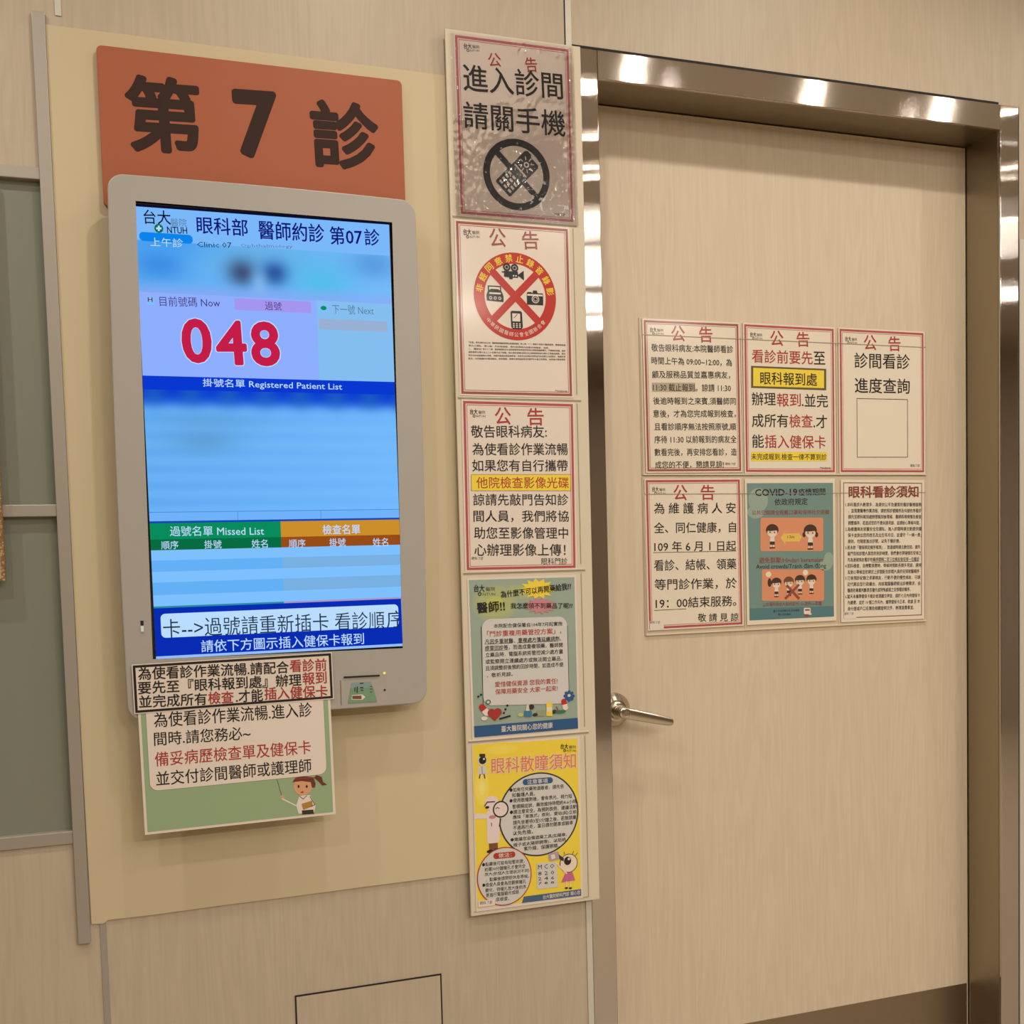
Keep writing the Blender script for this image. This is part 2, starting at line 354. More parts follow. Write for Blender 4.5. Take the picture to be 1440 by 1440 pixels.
# ------------------------------------------------------------------ printing
DATA = json.loads(r'''[{"name":"phones","d":1.7835,"ctr":[0.5968,0.7373],"ang":0.0047,"w":204.8,"h":295.8,"rec":[["F","printed_border",2,"pink",102.4,147.9,4.2],["F","printed_border",2,"pink",96.4,141.9,0.9],
["T","emblem",3,"black","台大",-87.7,131.1,-74.0,132.7,9.4,0.02],
["T","emblem",3,"grey","醫院",-72.6,131.9,-60.2,133.3,5.4,0],
["T","emblem",3,"grey","NTUH",-76.4,124.9,-60.5,126.8,3.7,0],["E","emblem",3,"black",-80.5,124.7,2.5,2.4,0.55,0,360],
["T","heading_character",3,"dred","公",-45.2,113.4,-22.6,116.0,23.0,0.012],
["T","heading_character",3,"dred","告",21.4,112.7,43.1,115.2,25.0,0.012],
["T","lettering",3,"black","進入診間",-90.8,79.8,89.5,83.7,45.6,0.012],
["T","lettering",3,"black","請關手機",-92.2,17.9,92.3,19.7,44.5,0.012],
["T","footnote",3,"dgrey","門診網站管",64.0,-137.0,87.5,-136.8,5.1,0],["E","pictogram",3,"black",-0.0,-74.5,60.6,60.6,0.8,0,360],["P","pictogram",3,"black",[[-37.7,-89.9],[-15.4,-112.2],[-12.0,-112.2],[39.4,-60.8],[39.4,-55.6],[27.0,-43.2],[27.4,-38.5],[21.4,-32.5],[15.4,-33.4],[-37.7,-86.5]]],["P","pictogram",4,"black",[[34.9,-116.7],[42.2,-109.4],[-34.9,-32.3],[-42.2,-39.6]]],["P","pictogram",5,"paper",[[-4.3,-58.2],[16.2,-78.8],[18.4,-76.6],[-2.2,-56.1]]],["P","pictogram",5,"paper",[[-32.6,-87.7],[-27.9,-92.5],[-24.9,-89.5],[-29.6,-84.8]]],["P","pictogram",5,"paper",[[-27.2,-82.4],[-22.5,-87.1],[-19.5,-84.1],[-24.2,-79.4]]],["P","pictogram",5,"paper",[[-21.9,-77.0],[-17.2,-81.8],[-14.2,-78.8],[-18.9,-74.0]]],["P","pictogram",5,"paper",[[-16.5,-71.7],[-11.8,-76.4],[-8.8,-73.4],[-13.5,-68.7]]],["P","pictogram",5,"paper",[[-25.3,-95.0],[-20.6,-99.7],[-17.6,-96.7],[-22.3,-92.0]]],["P","pictogram",5,"paper",[[-19.9,-89.7],[-15.2,-94.4],[-12.2,-91.4],[-16.9,-86.7]]],["P","pictogram",5,"paper",[[-14.6,-84.3],[-9.9,-89.0],[-6.9,-86.0],[-11.6,-81.3]]],["P","pictogram",5,"paper",[[-9.2,-79.0],[-4.5,-83.7],[-1.5,-80.7],[-6.2,-76.0]]],["P","pictogram",5,"paper",[[-18.0,-102.3],[-13.3,-107.0],[-10.3,-104.0],[-15.0,-99.3]]],["P","pictogram",5,"paper",[[-12.7,-97.0],[-8.0,-101.7],[-5.0,-98.7],[-9.7,-94.0]]],["P","pictogram",5,"paper",[[-7.3,-91.6],[-2.6,-96.3],[0.4,-93.3],[-4.3,-88.6]]],["P","pictogram",5,"paper",[[-2.0,-86.2],[2.8,-91.0],[5.8,-88.0],[1.0,-83.3]]],["E","pictogram",5,"paper",18.0,-56.5,5.1,5.1,0.5,0,360],["L","pictogram",5,"paper",[[26.4,-55.6],[31.2,-55.2]],1.6],["L","pictogram",5,"paper",[[23.3,-49.9],[26.4,-46.2]],1.6],["L","pictogram",5,"paper",[[17.1,-48.0],[16.6,-43.2]],1.6],["L","pictogram",5,"paper",[[11.4,-51.1],[7.6,-48.0]],1.6],["L","pictogram",5,"paper",[[9.5,-57.3],[4.7,-57.8]],1.6],["L","pictogram",5,"paper",[[12.6,-63.0],[9.5,-66.8]],1.6],["L","pictogram",5,"paper",[[18.8,-64.9],[19.3,-69.7]],1.6],["L","pictogram",5,"paper",[[24.5,-61.9],[28.3,-64.9]],1.6]]},
{"name":"recording","d":1.7835,"ctr":[0.5879,0.431],"ang":0.0028,"w":203.1,"h":291.2,"rec":[["F","printed_border",2,"brick",101.6,145.6,4.2],["F","printed_border",2,"brick",95.6,139.6,0.9],
["T","emblem",3,"black","台大",-89.1,128.0,-74.9,128.9,10.7,0.02],
["T","emblem",3,"grey","醫院",-73.5,127.9,-60.6,128.8,6.2,0],
["T","emblem",3,"grey","NTUH",-77.4,120.2,-60.9,121.3,4.2,0],["E","emblem",3,"black",-81.7,120.2,2.6,2.8,0.55,0,360],
["T","heading_character",3,"brick","公",-43.0,121.3,-13.5,123.2,31.4,0.012],
["T","heading_character",3,"brick","告",16.1,120.6,46.8,122.6,31.2,0.012],["E","pictogram",3,"sred",0.9,23.8,75.0,75.0,0.745,0,360],["P","pictogram",3,"sred",[[38.8,-23.1],[47.8,-14.1],[-37.1,70.8],[-46.1,61.7]]],["P","pictogram",3,"sred",[[-46.1,-14.1],[-37.1,-23.1],[47.8,61.7],[38.8,70.8]]],
["T","pictogram",4,"yellow","非",-64.7,28.7,-62.4,41.7,13.4,0.02],
["T","pictogram",4,"yellow","經",-60.1,48.5,-53.9,60.1,13.4,0.02],
["T","pictogram",4,"yellow","同",-49.7,65.9,-40.2,75.1,13.4,0.02],
["T","pictogram",4,"yellow","意",-34.4,79.3,-22.6,85.2,13.4,0.02],
["T","pictogram",4,"yellow","禁",-15.8,87.4,-2.7,89.5,13.4,0.02],
["T","pictogram",4,"yellow","止",4.4,89.5,17.5,87.4,13.4,0.02],
["T","pictogram",4,"yellow","錄",24.3,85.2,36.1,79.3,13.4,0.02],
["T","pictogram",4,"yellow","音",41.9,75.1,51.4,65.9,13.4,0.02],
["T","pictogram",4,"yellow","錄",55.7,60.1,61.8,48.5,13.4,0.02],
["T","pictogram",4,"yellow","影",64.1,41.7,66.4,28.7,13.4,0.02],
["T","pictogram",4,"paper","中",-51.0,-16.3,-46.0,-21.9,7.5,0],
["T","pictogram",4,"paper","華",-44.7,-23.2,-39.1,-28.1,7.5,0],
["T","pictogram",4,"paper","民",-37.6,-29.2,-31.3,-33.3,7.5,0],
["T","pictogram",4,"paper","國",-29.7,-34.1,-22.9,-37.3,7.5,0],
["T","pictogram",4,"paper","醫",-21.1,-37.9,-13.9,-40.0,7.5,0],
["T","pictogram",4,"paper","師",-12.1,-40.4,-4.7,-41.5,7.5,0],
["T","pictogram",4,"paper","公",-2.9,-41.6,4.6,-41.6,7.5,0],
["T","pictogram",4,"paper","會",6.4,-41.5,13.9,-40.4,7.5,0],
["T","pictogram",4,"paper","全",15.7,-40.0,22.9,-37.9,7.5,0],
["T","pictogram",4,"paper","國",24.6,-37.3,31.4,-34.1,7.5,0],
["T","pictogram",4,"paper","聯",33.0,-33.3,39.3,-29.2,7.5,0],
["T","pictogram",4,"paper","合",40.8,-28.1,46.5,-23.2,7.5,0],
["T","pictogram",4,"paper","會",47.8,-21.9,52.7,-16.3,7.5,0],["E","pictogram",4,"black",-13.4,73.3,6.8,6.8,0.55,0,360],["E","pictogram",4,"black",0.9,72.6,6.8,6.8,0.55,0,360],["E","pictogram",4,"black",-13.4,73.3,2.6,2.6,0,0,360],["E","pictogram",4,"black",0.9,72.6,2.6,2.6,0,0,360],["P","pictogram",4,"black",[[-18.6,66.6],[6.9,66.6],[6.9,61.3],[17.4,68.8],[17.4,52.3],[6.9,59.8],[6.9,56.1],[-2.1,56.1],[-3.6,53.1],[-8.9,53.1],[-9.6,56.1],[-18.6,56.8]]],["P","pictogram",4,"black",[[-22.4,63.6],[-18.6,63.6],[-18.6,65.8],[-22.4,65.8]]],["E","pictogram",5,"paper",-1.4,59.1,1.4,1.4,0,0,360],["E","pictogram",5,"paper",3.1,59.1,1.4,1.4,0,0,360],["P","pictogram",4,"black",[[-50.9,14.8],[-20.9,13.3],[-20.9,23.8],[-23.9,31.3],[-48.6,31.3],[-51.6,23.8]]],["P","pictogram",4,"black",[[-48.6,31.3],[-24.6,31.3],[-24.6,40.3],[-48.6,40.3]]],["P","pictogram",5,"paper",[[-46.4,33.2],[-26.9,33.2],[-26.9,38.1],[-46.4,38.1]]],["P","pictogram",6,"black",[[-44.1,32.8],[-29.1,32.8],[-29.1,34.7],[-44.1,34.7]]],["P","pictogram",5,"paper",[[-46.4,26.1],[-25.4,26.1],[-25.4,28.7],[-46.4,28.7]]],["E","pictogram",5,"paper",-44.1,19.3,2.7,2.7,0.6,0,360],["E","pictogram",5,"paper",-35.9,19.3,2.7,2.7,0.6,0,360],["E","pictogram",5,"paper",-27.6,19.3,2.7,2.7,0.6,0,360],["P","pictogram",4,"black",[[21.9,11.1],[51.9,11.1],[51.9,31.3],[21.9,31.3]]],["P","pictogram",4,"black",[[23.4,29.8],[30.9,29.8],[30.9,32.8],[23.4,32.8]]],["P","pictogram",4,"black",[[32.4,31.3],[33.9,35.8],[40.6,35.8],[42.1,31.3]]],["P","pictogram",5,"paper",[[22.6,26.4],[51.1,26.4],[51.1,29.4],[22.6,29.4]]],["E","pictogram",6,"paper",37.6,20.8,6.8,6.8,0,0,360],["E","pictogram",7,"black",37.6,20.8,5.4,5.4,0,0,360],["E","pictogram",8,"paper",37.6,20.8,3.8,3.8,0.75,0,360],["P","pictogram",4,"black",[[-6.6,-0.9],[9.9,-0.9],[12.1,-3.2],[12.9,-28.7],[9.9,-32.4],[-5.1,-32.4],[-8.1,-28.7],[-8.9,-3.2]]],["P","pictogram",5,"paper",[[-5.9,-18.9],[8.4,-18.9],[8.4,-5.4],[-5.9,-5.4]]],["L","pictogram",6,"black",[[-2.9,-12.9],[3.1,-6.9]],1],["P","pictogram",5,"paper",[[-5.1,-23.8],[-2.1,-23.8],[-2.1,-22.1],[-5.1,-22.1]]],["P","pictogram",5,"paper",[[-5.1,-26.8],[-2.1,-26.8],[-2.1,-25.1],[-5.1,-25.1]]],["P","pictogram",5,"paper",[[-5.1,-29.8],[-2.1,-29.8],[-2.1,-28.1],[-5.1,-28.1]]],["P","pictogram",5,"paper",[[0.5,-23.8],[3.5,-23.8],[3.5,-22.1],[0.5,-22.1]]],["P","pictogram",5,"paper",[[0.5,-26.8],[3.5,-26.8],[3.5,-25.1],[0.5,-25.1]]],["P","pictogram",5,"paper",[[0.5,-29.8],[3.5,-29.8],[3.5,-28.1],[0.5,-28.1]]],["P","pictogram",5,"paper",[[6.1,-23.8],[9.1,-23.8],[9.1,-22.1],[6.1,-22.1]]],["P","pictogram",5,"paper",[[6.1,-26.8],[9.1,-26.8],[9.1,-25.1],[6.1,-25.1]]],["P","pictogram",5,"paper",[[6.1,-29.8],[9.1,-29.8],[9.1,-28.1],[6.1,-28.1]]],
["T","lettering",3,"dgrey","「依據」衛生福利部公告【醫療機構醫療隱私維護規範】第二點（一）醫事人員執行醫療業務，應謹慎維護",-86.1,-57.7,91.5,-56.4,3.3,0.009],
["T","lettering",3,"dgrey","病人之隱私，第三點：於診療過程，應先取得病人同意方得錄音、錄影。",-86.3,-63.2,61.1,-62.5,3.3,0.009],
["T","lettering",3,"dgrey","二、【醫療法】第七十二條：醫療機構及其人員因業務而知悉或持有病人病情或健康資訊，不得無故洩漏。違者",-86.5,-68.8,91.2,-66.5,3.3,0.009],
["T","lettering",3,"dgrey","處新臺幣五萬元以上二十五萬元以下罰鍰。個人資料保護法規定非公務機關對個人資料之蒐集或處理，應有",-86.7,-74.3,91.0,-71.6,3.3,0.009],
["T","lettering",3,"dgrey","特定目的並經當事人同意。未經同意擅自錄音錄影者，將依刑法妨害秘密罪追究其相關之法律責任，敬請民眾",-86.9,-79.9,90.9,-76.7,3.3,0.009],
["T","lettering",3,"dgrey","配合，共同維護良好醫病關係。若有需要，請事先徵得醫師及診間所有人員之同意後，始得進行錄音錄影",-87.0,-85.4,90.7,-81.7,3.3,0.009],
["T","footnote",3,"brick","門診網站管",69.8,-137.1,92.8,-137.5,3.6,0]]},
{"name":"discs","d":1.7835,"ctr":[0.589,0.1272],"ang":-0.007,"w":201.6,"h":290.3,"rec":[["F","printed_border",2,"crim",100.8,145.2,4.2],["F","printed_border",2,"crim",94.8,139.2,0.9],
["T","emblem",3,"black","台大",-89.1,127.2,-75.3,127.5,9.7,0.02],
["T","emblem",3,"grey","醫院",-73.9,126.5,-61.5,126.8,5.6,0],
["T","emblem",3,"grey","NTUH",-77.7,119.7,-61.6,120.0,3.8,0],["E","emblem",3,"black",-81.8,119.9,2.5,2.5,0.55,0,360],
["T","heading_character",3,"dred","公",-44.2,120.9,-15.0,121.6,30.3,0.012],
["T","heading_character",3,"dred","告",15.2,120.9,45.5,121.7,30.4,0.012],
["T","lettering",3,"black","敬告眼科病友:",-88.0,93.2,50.6,95.9,21.6,0.009],
["T","lettering",3,"black","為使看診作業流暢",-86.4,63.1,89.7,65.7,21.2,0.009],
["T","lettering",3,"black","如果您有自行攜帶",-87.1,35.0,89.1,36.7,20.6,0.009],
["T","lettering",3,"black","諒請先敲門告知診",-86.8,-23.8,89.2,-23.8,20.6,0.009],
["T","lettering",3,"black","間人員，我們將協",-86.8,-52.3,89.4,-53.2,20.7,0.009],
["T","lettering",3,"black","助您至影像管理中",-86.5,-81.1,87.6,-82.9,20.7,0.009],
["T","lettering",3,"black","心辦理影像上傳！",-86.5,-110.4,82.2,-113.0,21.4,0.009],["R","highlight_box",2,"dgrey",[[-89.3,19.9],[95.0,21.3],[94.4,-8.3],[-89.9,-8.7]],0],["R","highlight_box",3,"yel",[[-88.6,19.3],[94.2,20.6],[93.7,-7.7],[-89.2,-8.1]],0],
["T","lettering",4,"orred","他院檢查影像光碟",-80.4,5.7,90.5,6.4,20.2,0.009],
["T","footnote",3,"black","眼科門診",36.2,-132.3,85.5,-133.2,11.9,0],
["T","footnote",3,"dgrey","眼科７診",-91.5,-125.0,-70.6,-125.4,5.3,0]]},
{"name":"medicine","d":1.7835,"ctr":[0.5886,-0.172],"ang":0.0022,"w":194.8,"h":274.0,"rec":[["R","picture",2,"sage",[[-98.1,137.6],[97.7,136.3],[97.2,-136.6],[-96.7,-137.3]],0],["E","picture",3.0,[152,167,150],-51.9,95.3,46.4,34.9,0,0,360],["E","picture",3.1,[160,172,139],-51.9,95.3,41.5,31.2,0,0,360],["E","picture",3.2,[166,176,131],-51.9,95.3,36.5,27.5,0,0,360],["E","picture",3.3,[171,179,124],-51.9,95.3,31.6,23.8,0,0,360],["E","picture",3.4,[176,183,117],-51.9,95.3,26.7,20.1,0,0,360],["E","picture",3.5,[181,186,110],-51.9,95.3,21.8,16.4,0,0,360],["E","picture",3.6,[185,188,104],-51.9,95.3,16.8,12.7,0,0,360],["E","picture",3.7,[190,191,98],-51.9,95.3,11.9,9.0,0,0,360],["E","picture",3.8,[194,194,92],-51.9,95.3,7.0,5.2,0,0,360],["E","picture",2.4,[152,167,150],-9.0,113.8,73.9,19.2,0,0,360],["E","picture",2.5,[156,170,144],-9.0,113.8,66.1,17.1,0,0,360],["E","picture",2.6,[159,173,140],-9.0,113.8,58.2,15.1,0,0,360],["E","picture",2.7,[161,175,136],-9.0,113.8,50.4,13.1,0,0,360],["E","picture",2.8,[163,177,133],-9.0,113.8,42.5,11.0,0,0,360],["E","picture",2.9,[166,179,129],-9.0,113.8,34.7,9.0,0,0,360],["E","picture",3.0,[168,181,126],-9.0,113.8,26.8,6.9,0,0,360],["E","picture",3.1,[170,182,123],-9.0,113.8,18.9,4.9,0,0,360],["E","picture",3.2,[172,184,120],-9.0,113.8,11.1,2.9,0,0,360],["P","picture",6,"yel",[[50.4,117.0],[60.2,112.1],[47.5,111.1],[52.3,104.4],[40.0,106.8],[38.7,99.7],[29.6,105.0],[22.5,99.3],[18.6,106.2],[7.5,103.1],[9.7,110.0],[-3.0,110.2],[4.7,115.6],[-6.6,119.0],[4.9,121.7],[-2.5,127.6],[10.2,126.9],[8.4,134.0],[19.3,130.1],[23.6,136.7],[30.3,130.4],[39.7,135.0],[40.6,127.9],[53.1,129.5],[47.9,123.1],[60.5,121.2]]],["P","picture",7,"mauve",[[53.7,86.7],[63.1,83.2],[51.7,82.6],[57.5,77.7],[46.2,79.4],[47.5,73.9],[38.4,77.6],[34.8,72.5],[29.4,77.5],[21.7,73.7],[20.9,79.2],[10.4,77.3],[14.3,82.3],[2.9,82.7],[10.8,86.3],[0.3,88.9],[10.9,90.6],[3.2,94.9],[14.7,94.3],[11.1,99.6],[21.4,96.9],[22.6,102.3],[30.0,97.8],[35.7,102.4],[38.9,97.0],[48.3,100.0],[46.7,94.6],[58.0,95.4],[51.9,90.9],[63.3,89.4]]],
["T","emblem",7,"black","台大",-89.4,123.0,-70.3,122.3,12.8,0.02],
["T","emblem",7,"grey","醫院",-68.4,120.9,-51.1,120.3,7.4,0],
["T","emblem",7,"grey","NTUH",-73.7,112.2,-51.4,111.3,5.0,0],["E","emblem",7,"black",-79.4,112.8,3.4,3.3,0.55,0,360],
["T","heading",8,"black","為什麼不可以再開藥給我??",-41.5,110.1,91.0,120.9,12.4,0.02],
["T","heading",8,"black","醫師!!",-85.5,88.2,-34.3,90.7,19.4,0.03],
["T","heading",8,"black","我怎麼領不到藥品了呢??",-23.6,89.9,92.8,85.5,10.3,0.02],["R","picture",8,"paperg",[[-77.0,68.8],[81.1,66.7],[81.4,-89.8],[-79.1,-82.8]],16],["L","picture",9,"black",[[-78.7,55.2],[-79.3,-80.7]],0.9],["L","picture",9,"black",[[81.6,49.8],[81.5,-85.4]],0.9],
["T","lettering",10,"black","本院配合健保署自104年7月起實施",-55.8,55.8,72.2,54.1,7.7,0.015],
["T","lettering",10,"orred","「門診重複用藥管控方案」，",-68.6,42.4,69.6,41.2,10.7,0.015],
["T","lettering",10,"black","凡因多重就醫、重複處方箋延續調劑、",-72.7,29.0,69.2,27.6,8.6,0.015],
["T","lettering",10,"black","感冒回診等，而造成重複領藥，醫師開",-73.1,17.6,71.9,15.9,8.6,0.015],
["T","lettering",10,"black","立藥品時，電腦系統將管控減少處方量",-72.4,5.7,72.0,4.2,8.6,0.015],
["T","lettering",10,"black","或監察開立連續處方或無法開立藥品，",-72.7,-6.2,70.5,-8.4,8.6,0.015],
["T","lettering",10,"black","且須調整前後預約回診時間，如造成不便",-73.1,-17.6,72.0,-19.3,8.6,0.015],
["T","lettering",10,"black","，敬祈見諒。",-70.8,-30.1,-23.5,-30.5,8.1,0.015],
["T","lettering",10,"orred","愛惜健保資源 您我的責任!",-56.8,-47.0,60.1,-48.0,9.9,0.015],
["T","lettering",10,"orred","保障用藥安全 大家一起來!",-56.7,-60.0,59.8,-61.0,9.9,0.015],["L","lettering",10,"black",[[-72.9,24.8],[-22.9,24.3]],0.6],["L","lettering",10,"black",[[-14.0,23.9],[63.3,23.1]],0.6],["L","lettering",10,"black",[[-73.2,13.0],[-30.0,12.7]],0.6],["R","picture",9,"navy",[[-97.0,-117.7],[97.0,-117.3],[97.2,-136.6],[-96.7,-137.3]],0],
["T","lettering",10,"paper","臺大醫院關心您的健康",-47.7,-126.4,48.7,-126.8,10.8,0.01],["P","picture",10,"sred",[[-86.1,-88.2],[-82.2,-93.5],[-73.0,-87.3],[-77.0,-82.0]]],["P","picture",10,"paper",[[-82.2,-93.5],[-78.3,-98.8],[-69.1,-92.6],[-73.0,-87.3]]],["E","picture",10,"sred",-81.5,-85.1,5.7,5.5,0,0,360],["E","picture",10,"paper",-73.7,-95.7,5.7,5.5,0,0,360],["P","picture",10,"sred",[[65.9,-86.7],[67.4,-92.3],[77.3,-90.4],[75.8,-84.8]]],["P","picture",10,"paper",[[67.4,-92.3],[68.8,-97.9],[78.7,-96.0],[77.3,-90.4]]],["E","picture",10,"sred",70.9,-85.8,5.1,4.8,0,0,360],["E","picture",10,"paper",73.8,-96.9,5.1,4.8,0,0,360],["E","picture",11,"dred",-64.5,-96.7,7.5,7.3,0,0,360],["E","picture",11,"dred",-53.4,-96.4,7.6,7.3,0,0,360],["P","picture",11,"dred",[[-71.7,-98.9],[-46.4,-99.7],[-58.8,-111.6]]],["E","picture",11,"blue",89.2,-77.2,3.0,2.8,0,0,360],["E","picture",11,"blue",86.8,-82.3,3.0,2.8,0,0,360],["E","picture",11,"blue",81.1,-84.1,3.0,2.8,0,0,360],["E","picture",11,"blue",75.6,-81.5,3.0,2.8,0,0,360],["E","picture",11,"blue",73.4,-76.1,3.0,2.8,0,0,360],["E","picture",11,"blue",75.9,-71.0,3.0,2.8,0,0,360],["E","picture",11,"blue",81.5,-69.2,3.0,2.8,0,0,360],["E","picture",11,"blue",87.0,-71.8,3.0,2.8,0,0,360],["E","picture",12,"blue",81.3,-76.7,7.4,7.0,0,0,360],["E","picture",13,"paperg",81.3,-75.6,3.0,2.8,0,0,360],["R","picture",11,"teal",[[-4.5,-96.7],[9.9,-97.8],[9.6,-109.0],[-4.9,-107.9]],2],["P","picture",11,"paperg",[[-1.9,-97.4],[1.3,-84.2],[4.0,-84.4],[5.8,-97.9]]],["R","picture",11,"yel",[[37.7,-85.6],[49.1,-86.4],[48.4,-110.4],[37.0,-109.5]],1],["R","picture",12,"paper",[[38.8,-93.3],[47.5,-94.0],[47.3,-102.7],[38.6,-102.0]],0],["R","picture",11,"sageD",[[19.0,-98.4],[34.5,-99.6],[34.2,-109.3],[18.7,-108.2]],2],["E","picture",11,"dgrey",9.7,-91.3,5.0,4.8,0,0,360],["E","picture",11,"sageY",-11.1,-103.8,5.4,3.4,0,0,360],["E","picture",11,"dgrey",16.1,-105.8,5.0,3.0,0,0,360],["L","picture",11,"black",[[-49.3,-108.1],[-31.3,-104.5]],3],["E","picture",11,"green",64.3,-103.9,10.2,3.1,0,0,360],["E","picture",11,"dgrey",52.3,-103.0,5.1,3.5,0,0,360],["L","picture",12,"brick",[[56.5,-94.6],[59.8,-101.4]],2],["E","picture",11,"black",-38.8,-92.1,2.0,1.9,0,0,360],["E","picture",11,"black",-35.2,-85.5,2.0,1.9,0,0,360],["E","picture",11,"black",-41.9,-98.3,2.0,1.9,0,0,360],["E","picture",11,"black",-87.8,-66.2,2.0,1.9,0,0,360],["E","picture",11,"black",-82.9,-63.4,2.0,1.9,0,0,360],["E","picture",11,"green",-70.1,-77.0,4.9,4.3,0.6,0,360],["E","picture",10,"paper",-78.1,-105.3,5.7,3.8,0,0,360]]},
{"name":"pupils","d":1.7835,"ctr":[0.5866,-0.47],"ang":-0.0039,"w":196.2,"h":290.9,"rec":[["R","picture",2,"yel",[[-98.6,147.0],[97.6,143.9],[98.6,-144.6],[-97.5,-142.8]],0],["E","picture",3.0,[236,209,66],-83.9,70.5,15.6,39.4,0,0,360],["E","picture",3.1,[237,212,78],-83.9,70.5,13.9,35.2,0,0,360],["E","picture",3.2,[238,215,87],-83.9,70.5,12.3,31.0,0,0,360],["E","picture",3.3,[239,217,95],-83.9,70.5,10.6,26.9,0,0,360],["E","picture",3.4,[239,219,103],-83.9,70.5,9.0,22.7,0,0,360],["E","picture",3.5,[240,221,110],-83.9,70.5,7.3,18.5,0,0,360],["E","picture",3.6,[241,223,117],-83.9,70.5,5.6,14.3,0,0,360],["E","picture",3.7,[241,224,124],-83.9,70.5,4.0,10.1,0,0,360],["E","picture",3.8,[242,226,130],-83.9,70.5,2.3,5.9,0,0,360],["E","picture",2.4,[236,208,62],-46.2,134.8,46.0,12.8,0,0,360],["E","picture",2.5,[237,210,68],-46.2,134.8,41.1,11.4,0,0,360],["E","picture",2.6,[237,211,73],-46.2,134.8,36.2,10.1,0,0,360],["E","picture",2.7,[238,212,78],-46.2,134.8,31.3,8.7,0,0,360],["E","picture",2.8,[238,213,82],-46.2,134.8,26.4,7.4,0,0,360],["E","picture",2.9,[239,213,85],-46.2,134.8,21.6,6.0,0,0,360],["E","picture",3.0,[239,214,89],-46.2,134.8,16.7,4.6,0,0,360],["E","picture",3.1,[240,215,93],-46.2,134.8,11.8,3.3,0,0,360],["E","picture",3.2,[240,216,96],-46.2,134.8,6.9,1.9,0,0,360],
["T","emblem",7,"black","台大",64.5,131.9,79.3,130.8,9.9,0.02],
["T","emblem",7,"grey","醫院",80.8,129.6,94.2,128.6,5.7,0],
["T","emblem",7,"grey","NTUH",76.8,123.1,94.1,121.7,3.9,0],["E","emblem",7,"black",72.4,123.7,2.7,2.5,0.55,0,360],
["T","heading",4,"paper","眼科散瞳須知",-66.6,106.7,94.7,104.0,30.6,0.045],
["T","heading",5,"orange","眼科散瞳須知",-65.7,107.1,93.7,104.1,28.7,0.01],["E","picture",4,"navyD",20.7,12.6,75.9,75.7,0,0,360],["E","picture",5,"paperg",20.7,12.6,73.1,73.1,0,0,360],["R","picture",6,"navy",[[-8.6,78.4],[48.3,77.7],[48.6,66.7],[-8.4,67.5]],5.2],
["T","lettering",7,"paper","注意事項",-0.1,72.9,38.7,72.1,8.5,0.01],
["T","lettering",7,"black","●如有任何藥物過敏者，請先告",-33.4,61.3,69.2,59.2,8.0,0.012],
["T","lettering",7,"black","知醫護人員。",-28.8,51.5,14.1,50.9,8.0,0.012],
["T","lettering",7,"black","●使用散瞳劑後，會有畏光、視力短",-33.9,42.1,84.7,40.1,8.0,0.012],
["T","lettering",7,"black","暫模糊症狀，藥效維持時間約4-6小時。",-28.8,30.9,95.7,29.5,8.1,0.012],
["T","lettering",7,"black","●請注意安全，為預防跌倒，建議活動",-33.7,21.5,92.9,19.7,8.1,0.012],
["T","lettering",7,"black","應採「漸進式」原則，要站(起)立前",-28.6,11.6,92.7,10.1,8.1,0.012],
["T","lettering",7,"black","請先坐著待3至5分鐘之後，若無頭暈",-28.3,2.1,92.0,0.6,8.1,0.012],
["T","lettering",7,"black","不適再行走，當日請勿開車或騎車",-28.5,-7.3,85.4,-8.8,8.1,0.012],
["T","lettering",7,"black","以免危險。",-28.8,-16.7,8.8,-17.2,8.0,0.012],
["T","lettering",7,"black","●建議您自備遮陽工具(如陽傘、",-33.7,-28.4,73.6,-29.7,8.1,0.012],
["T","lettering",7,"black","帽子或太陽眼鏡等)，以阻絕",-28.5,-38.4,70.9,-38.5,8.1,0.012],
["T","lettering",7,"black","紫外線，保護眼睛。",-9.1,-46.6,58.1,-47.7,8.1,0.012],["E","picture",7,"orred",-46.5,-92.1,50.8,52.7,0,0,360],["E","picture",8,"paperg",-46.5,-92.1,48.9,50.8,0,0,360],["R","picture",9,"orred",[[-66.2,-48.4],[-25.4,-49.1],[-25.4,-60.0],[-66.3,-59.2]],5],
["T","lettering",10,"paper","做法：",-56.9,-53.7,-32.6,-54.2,8.0,0.01],
["T","lettering",9,"black","●點藥後可能有短暫刺激，",-87.4,-66.7,-8.4,-68.5,7.5,0.012],
["T","lettering",9,"black","約需30分鐘瞳孔才會完全",-82.8,-75.9,-6.9,-77.7,7.5,0.012],
["T","lettering",9,"black","放大(依個人生理狀況不同)",-83.1,-85.0,0.3,-87.1,7.5,0.012],
["T","lettering",9,"black","，點藥後請閉眼休息等候。",-80.9,-94.4,-0.4,-96.7,7.5,0.012],
["T","lettering",9,"black","●檢查人員會為您觀察瞳孔",-87.8,-103.2,-6.3,-105.8,7.5,0.012],
["T","lettering",9,"black","變化，待瞳孔放大後依序",-82.6,-113.2,-6.6,-115.3,7.5,0.012],
["T","lettering",9,"black","更進行電腦驗光或眼",-81.6,-122.2,-20.3,-123.1,7.5,0.012],
["T","lettering",9,"black","底檢查。",-63.7,-132.0,-38.7,-132.2,7.5,0.012],["R","picture",6,"navyS",[[-11.2,-133.0],[98.6,-132.7],[98.6,-144.6],[-15.1,-144.2]],0],
["T","lettering",7,"paper","台大醫院眼科門診 關心您",24.7,-138.6,96.7,-138.3,7.7,0.009],["R","picture",6,"paperg",[[14.4,-75.8],[52.9,-76.6],[53.4,-123.4],[14.3,-123.0]],0],
["T","lettering",7,"black","M C O",16.7,-82.8,47.7,-83.9,8.1,0.01],
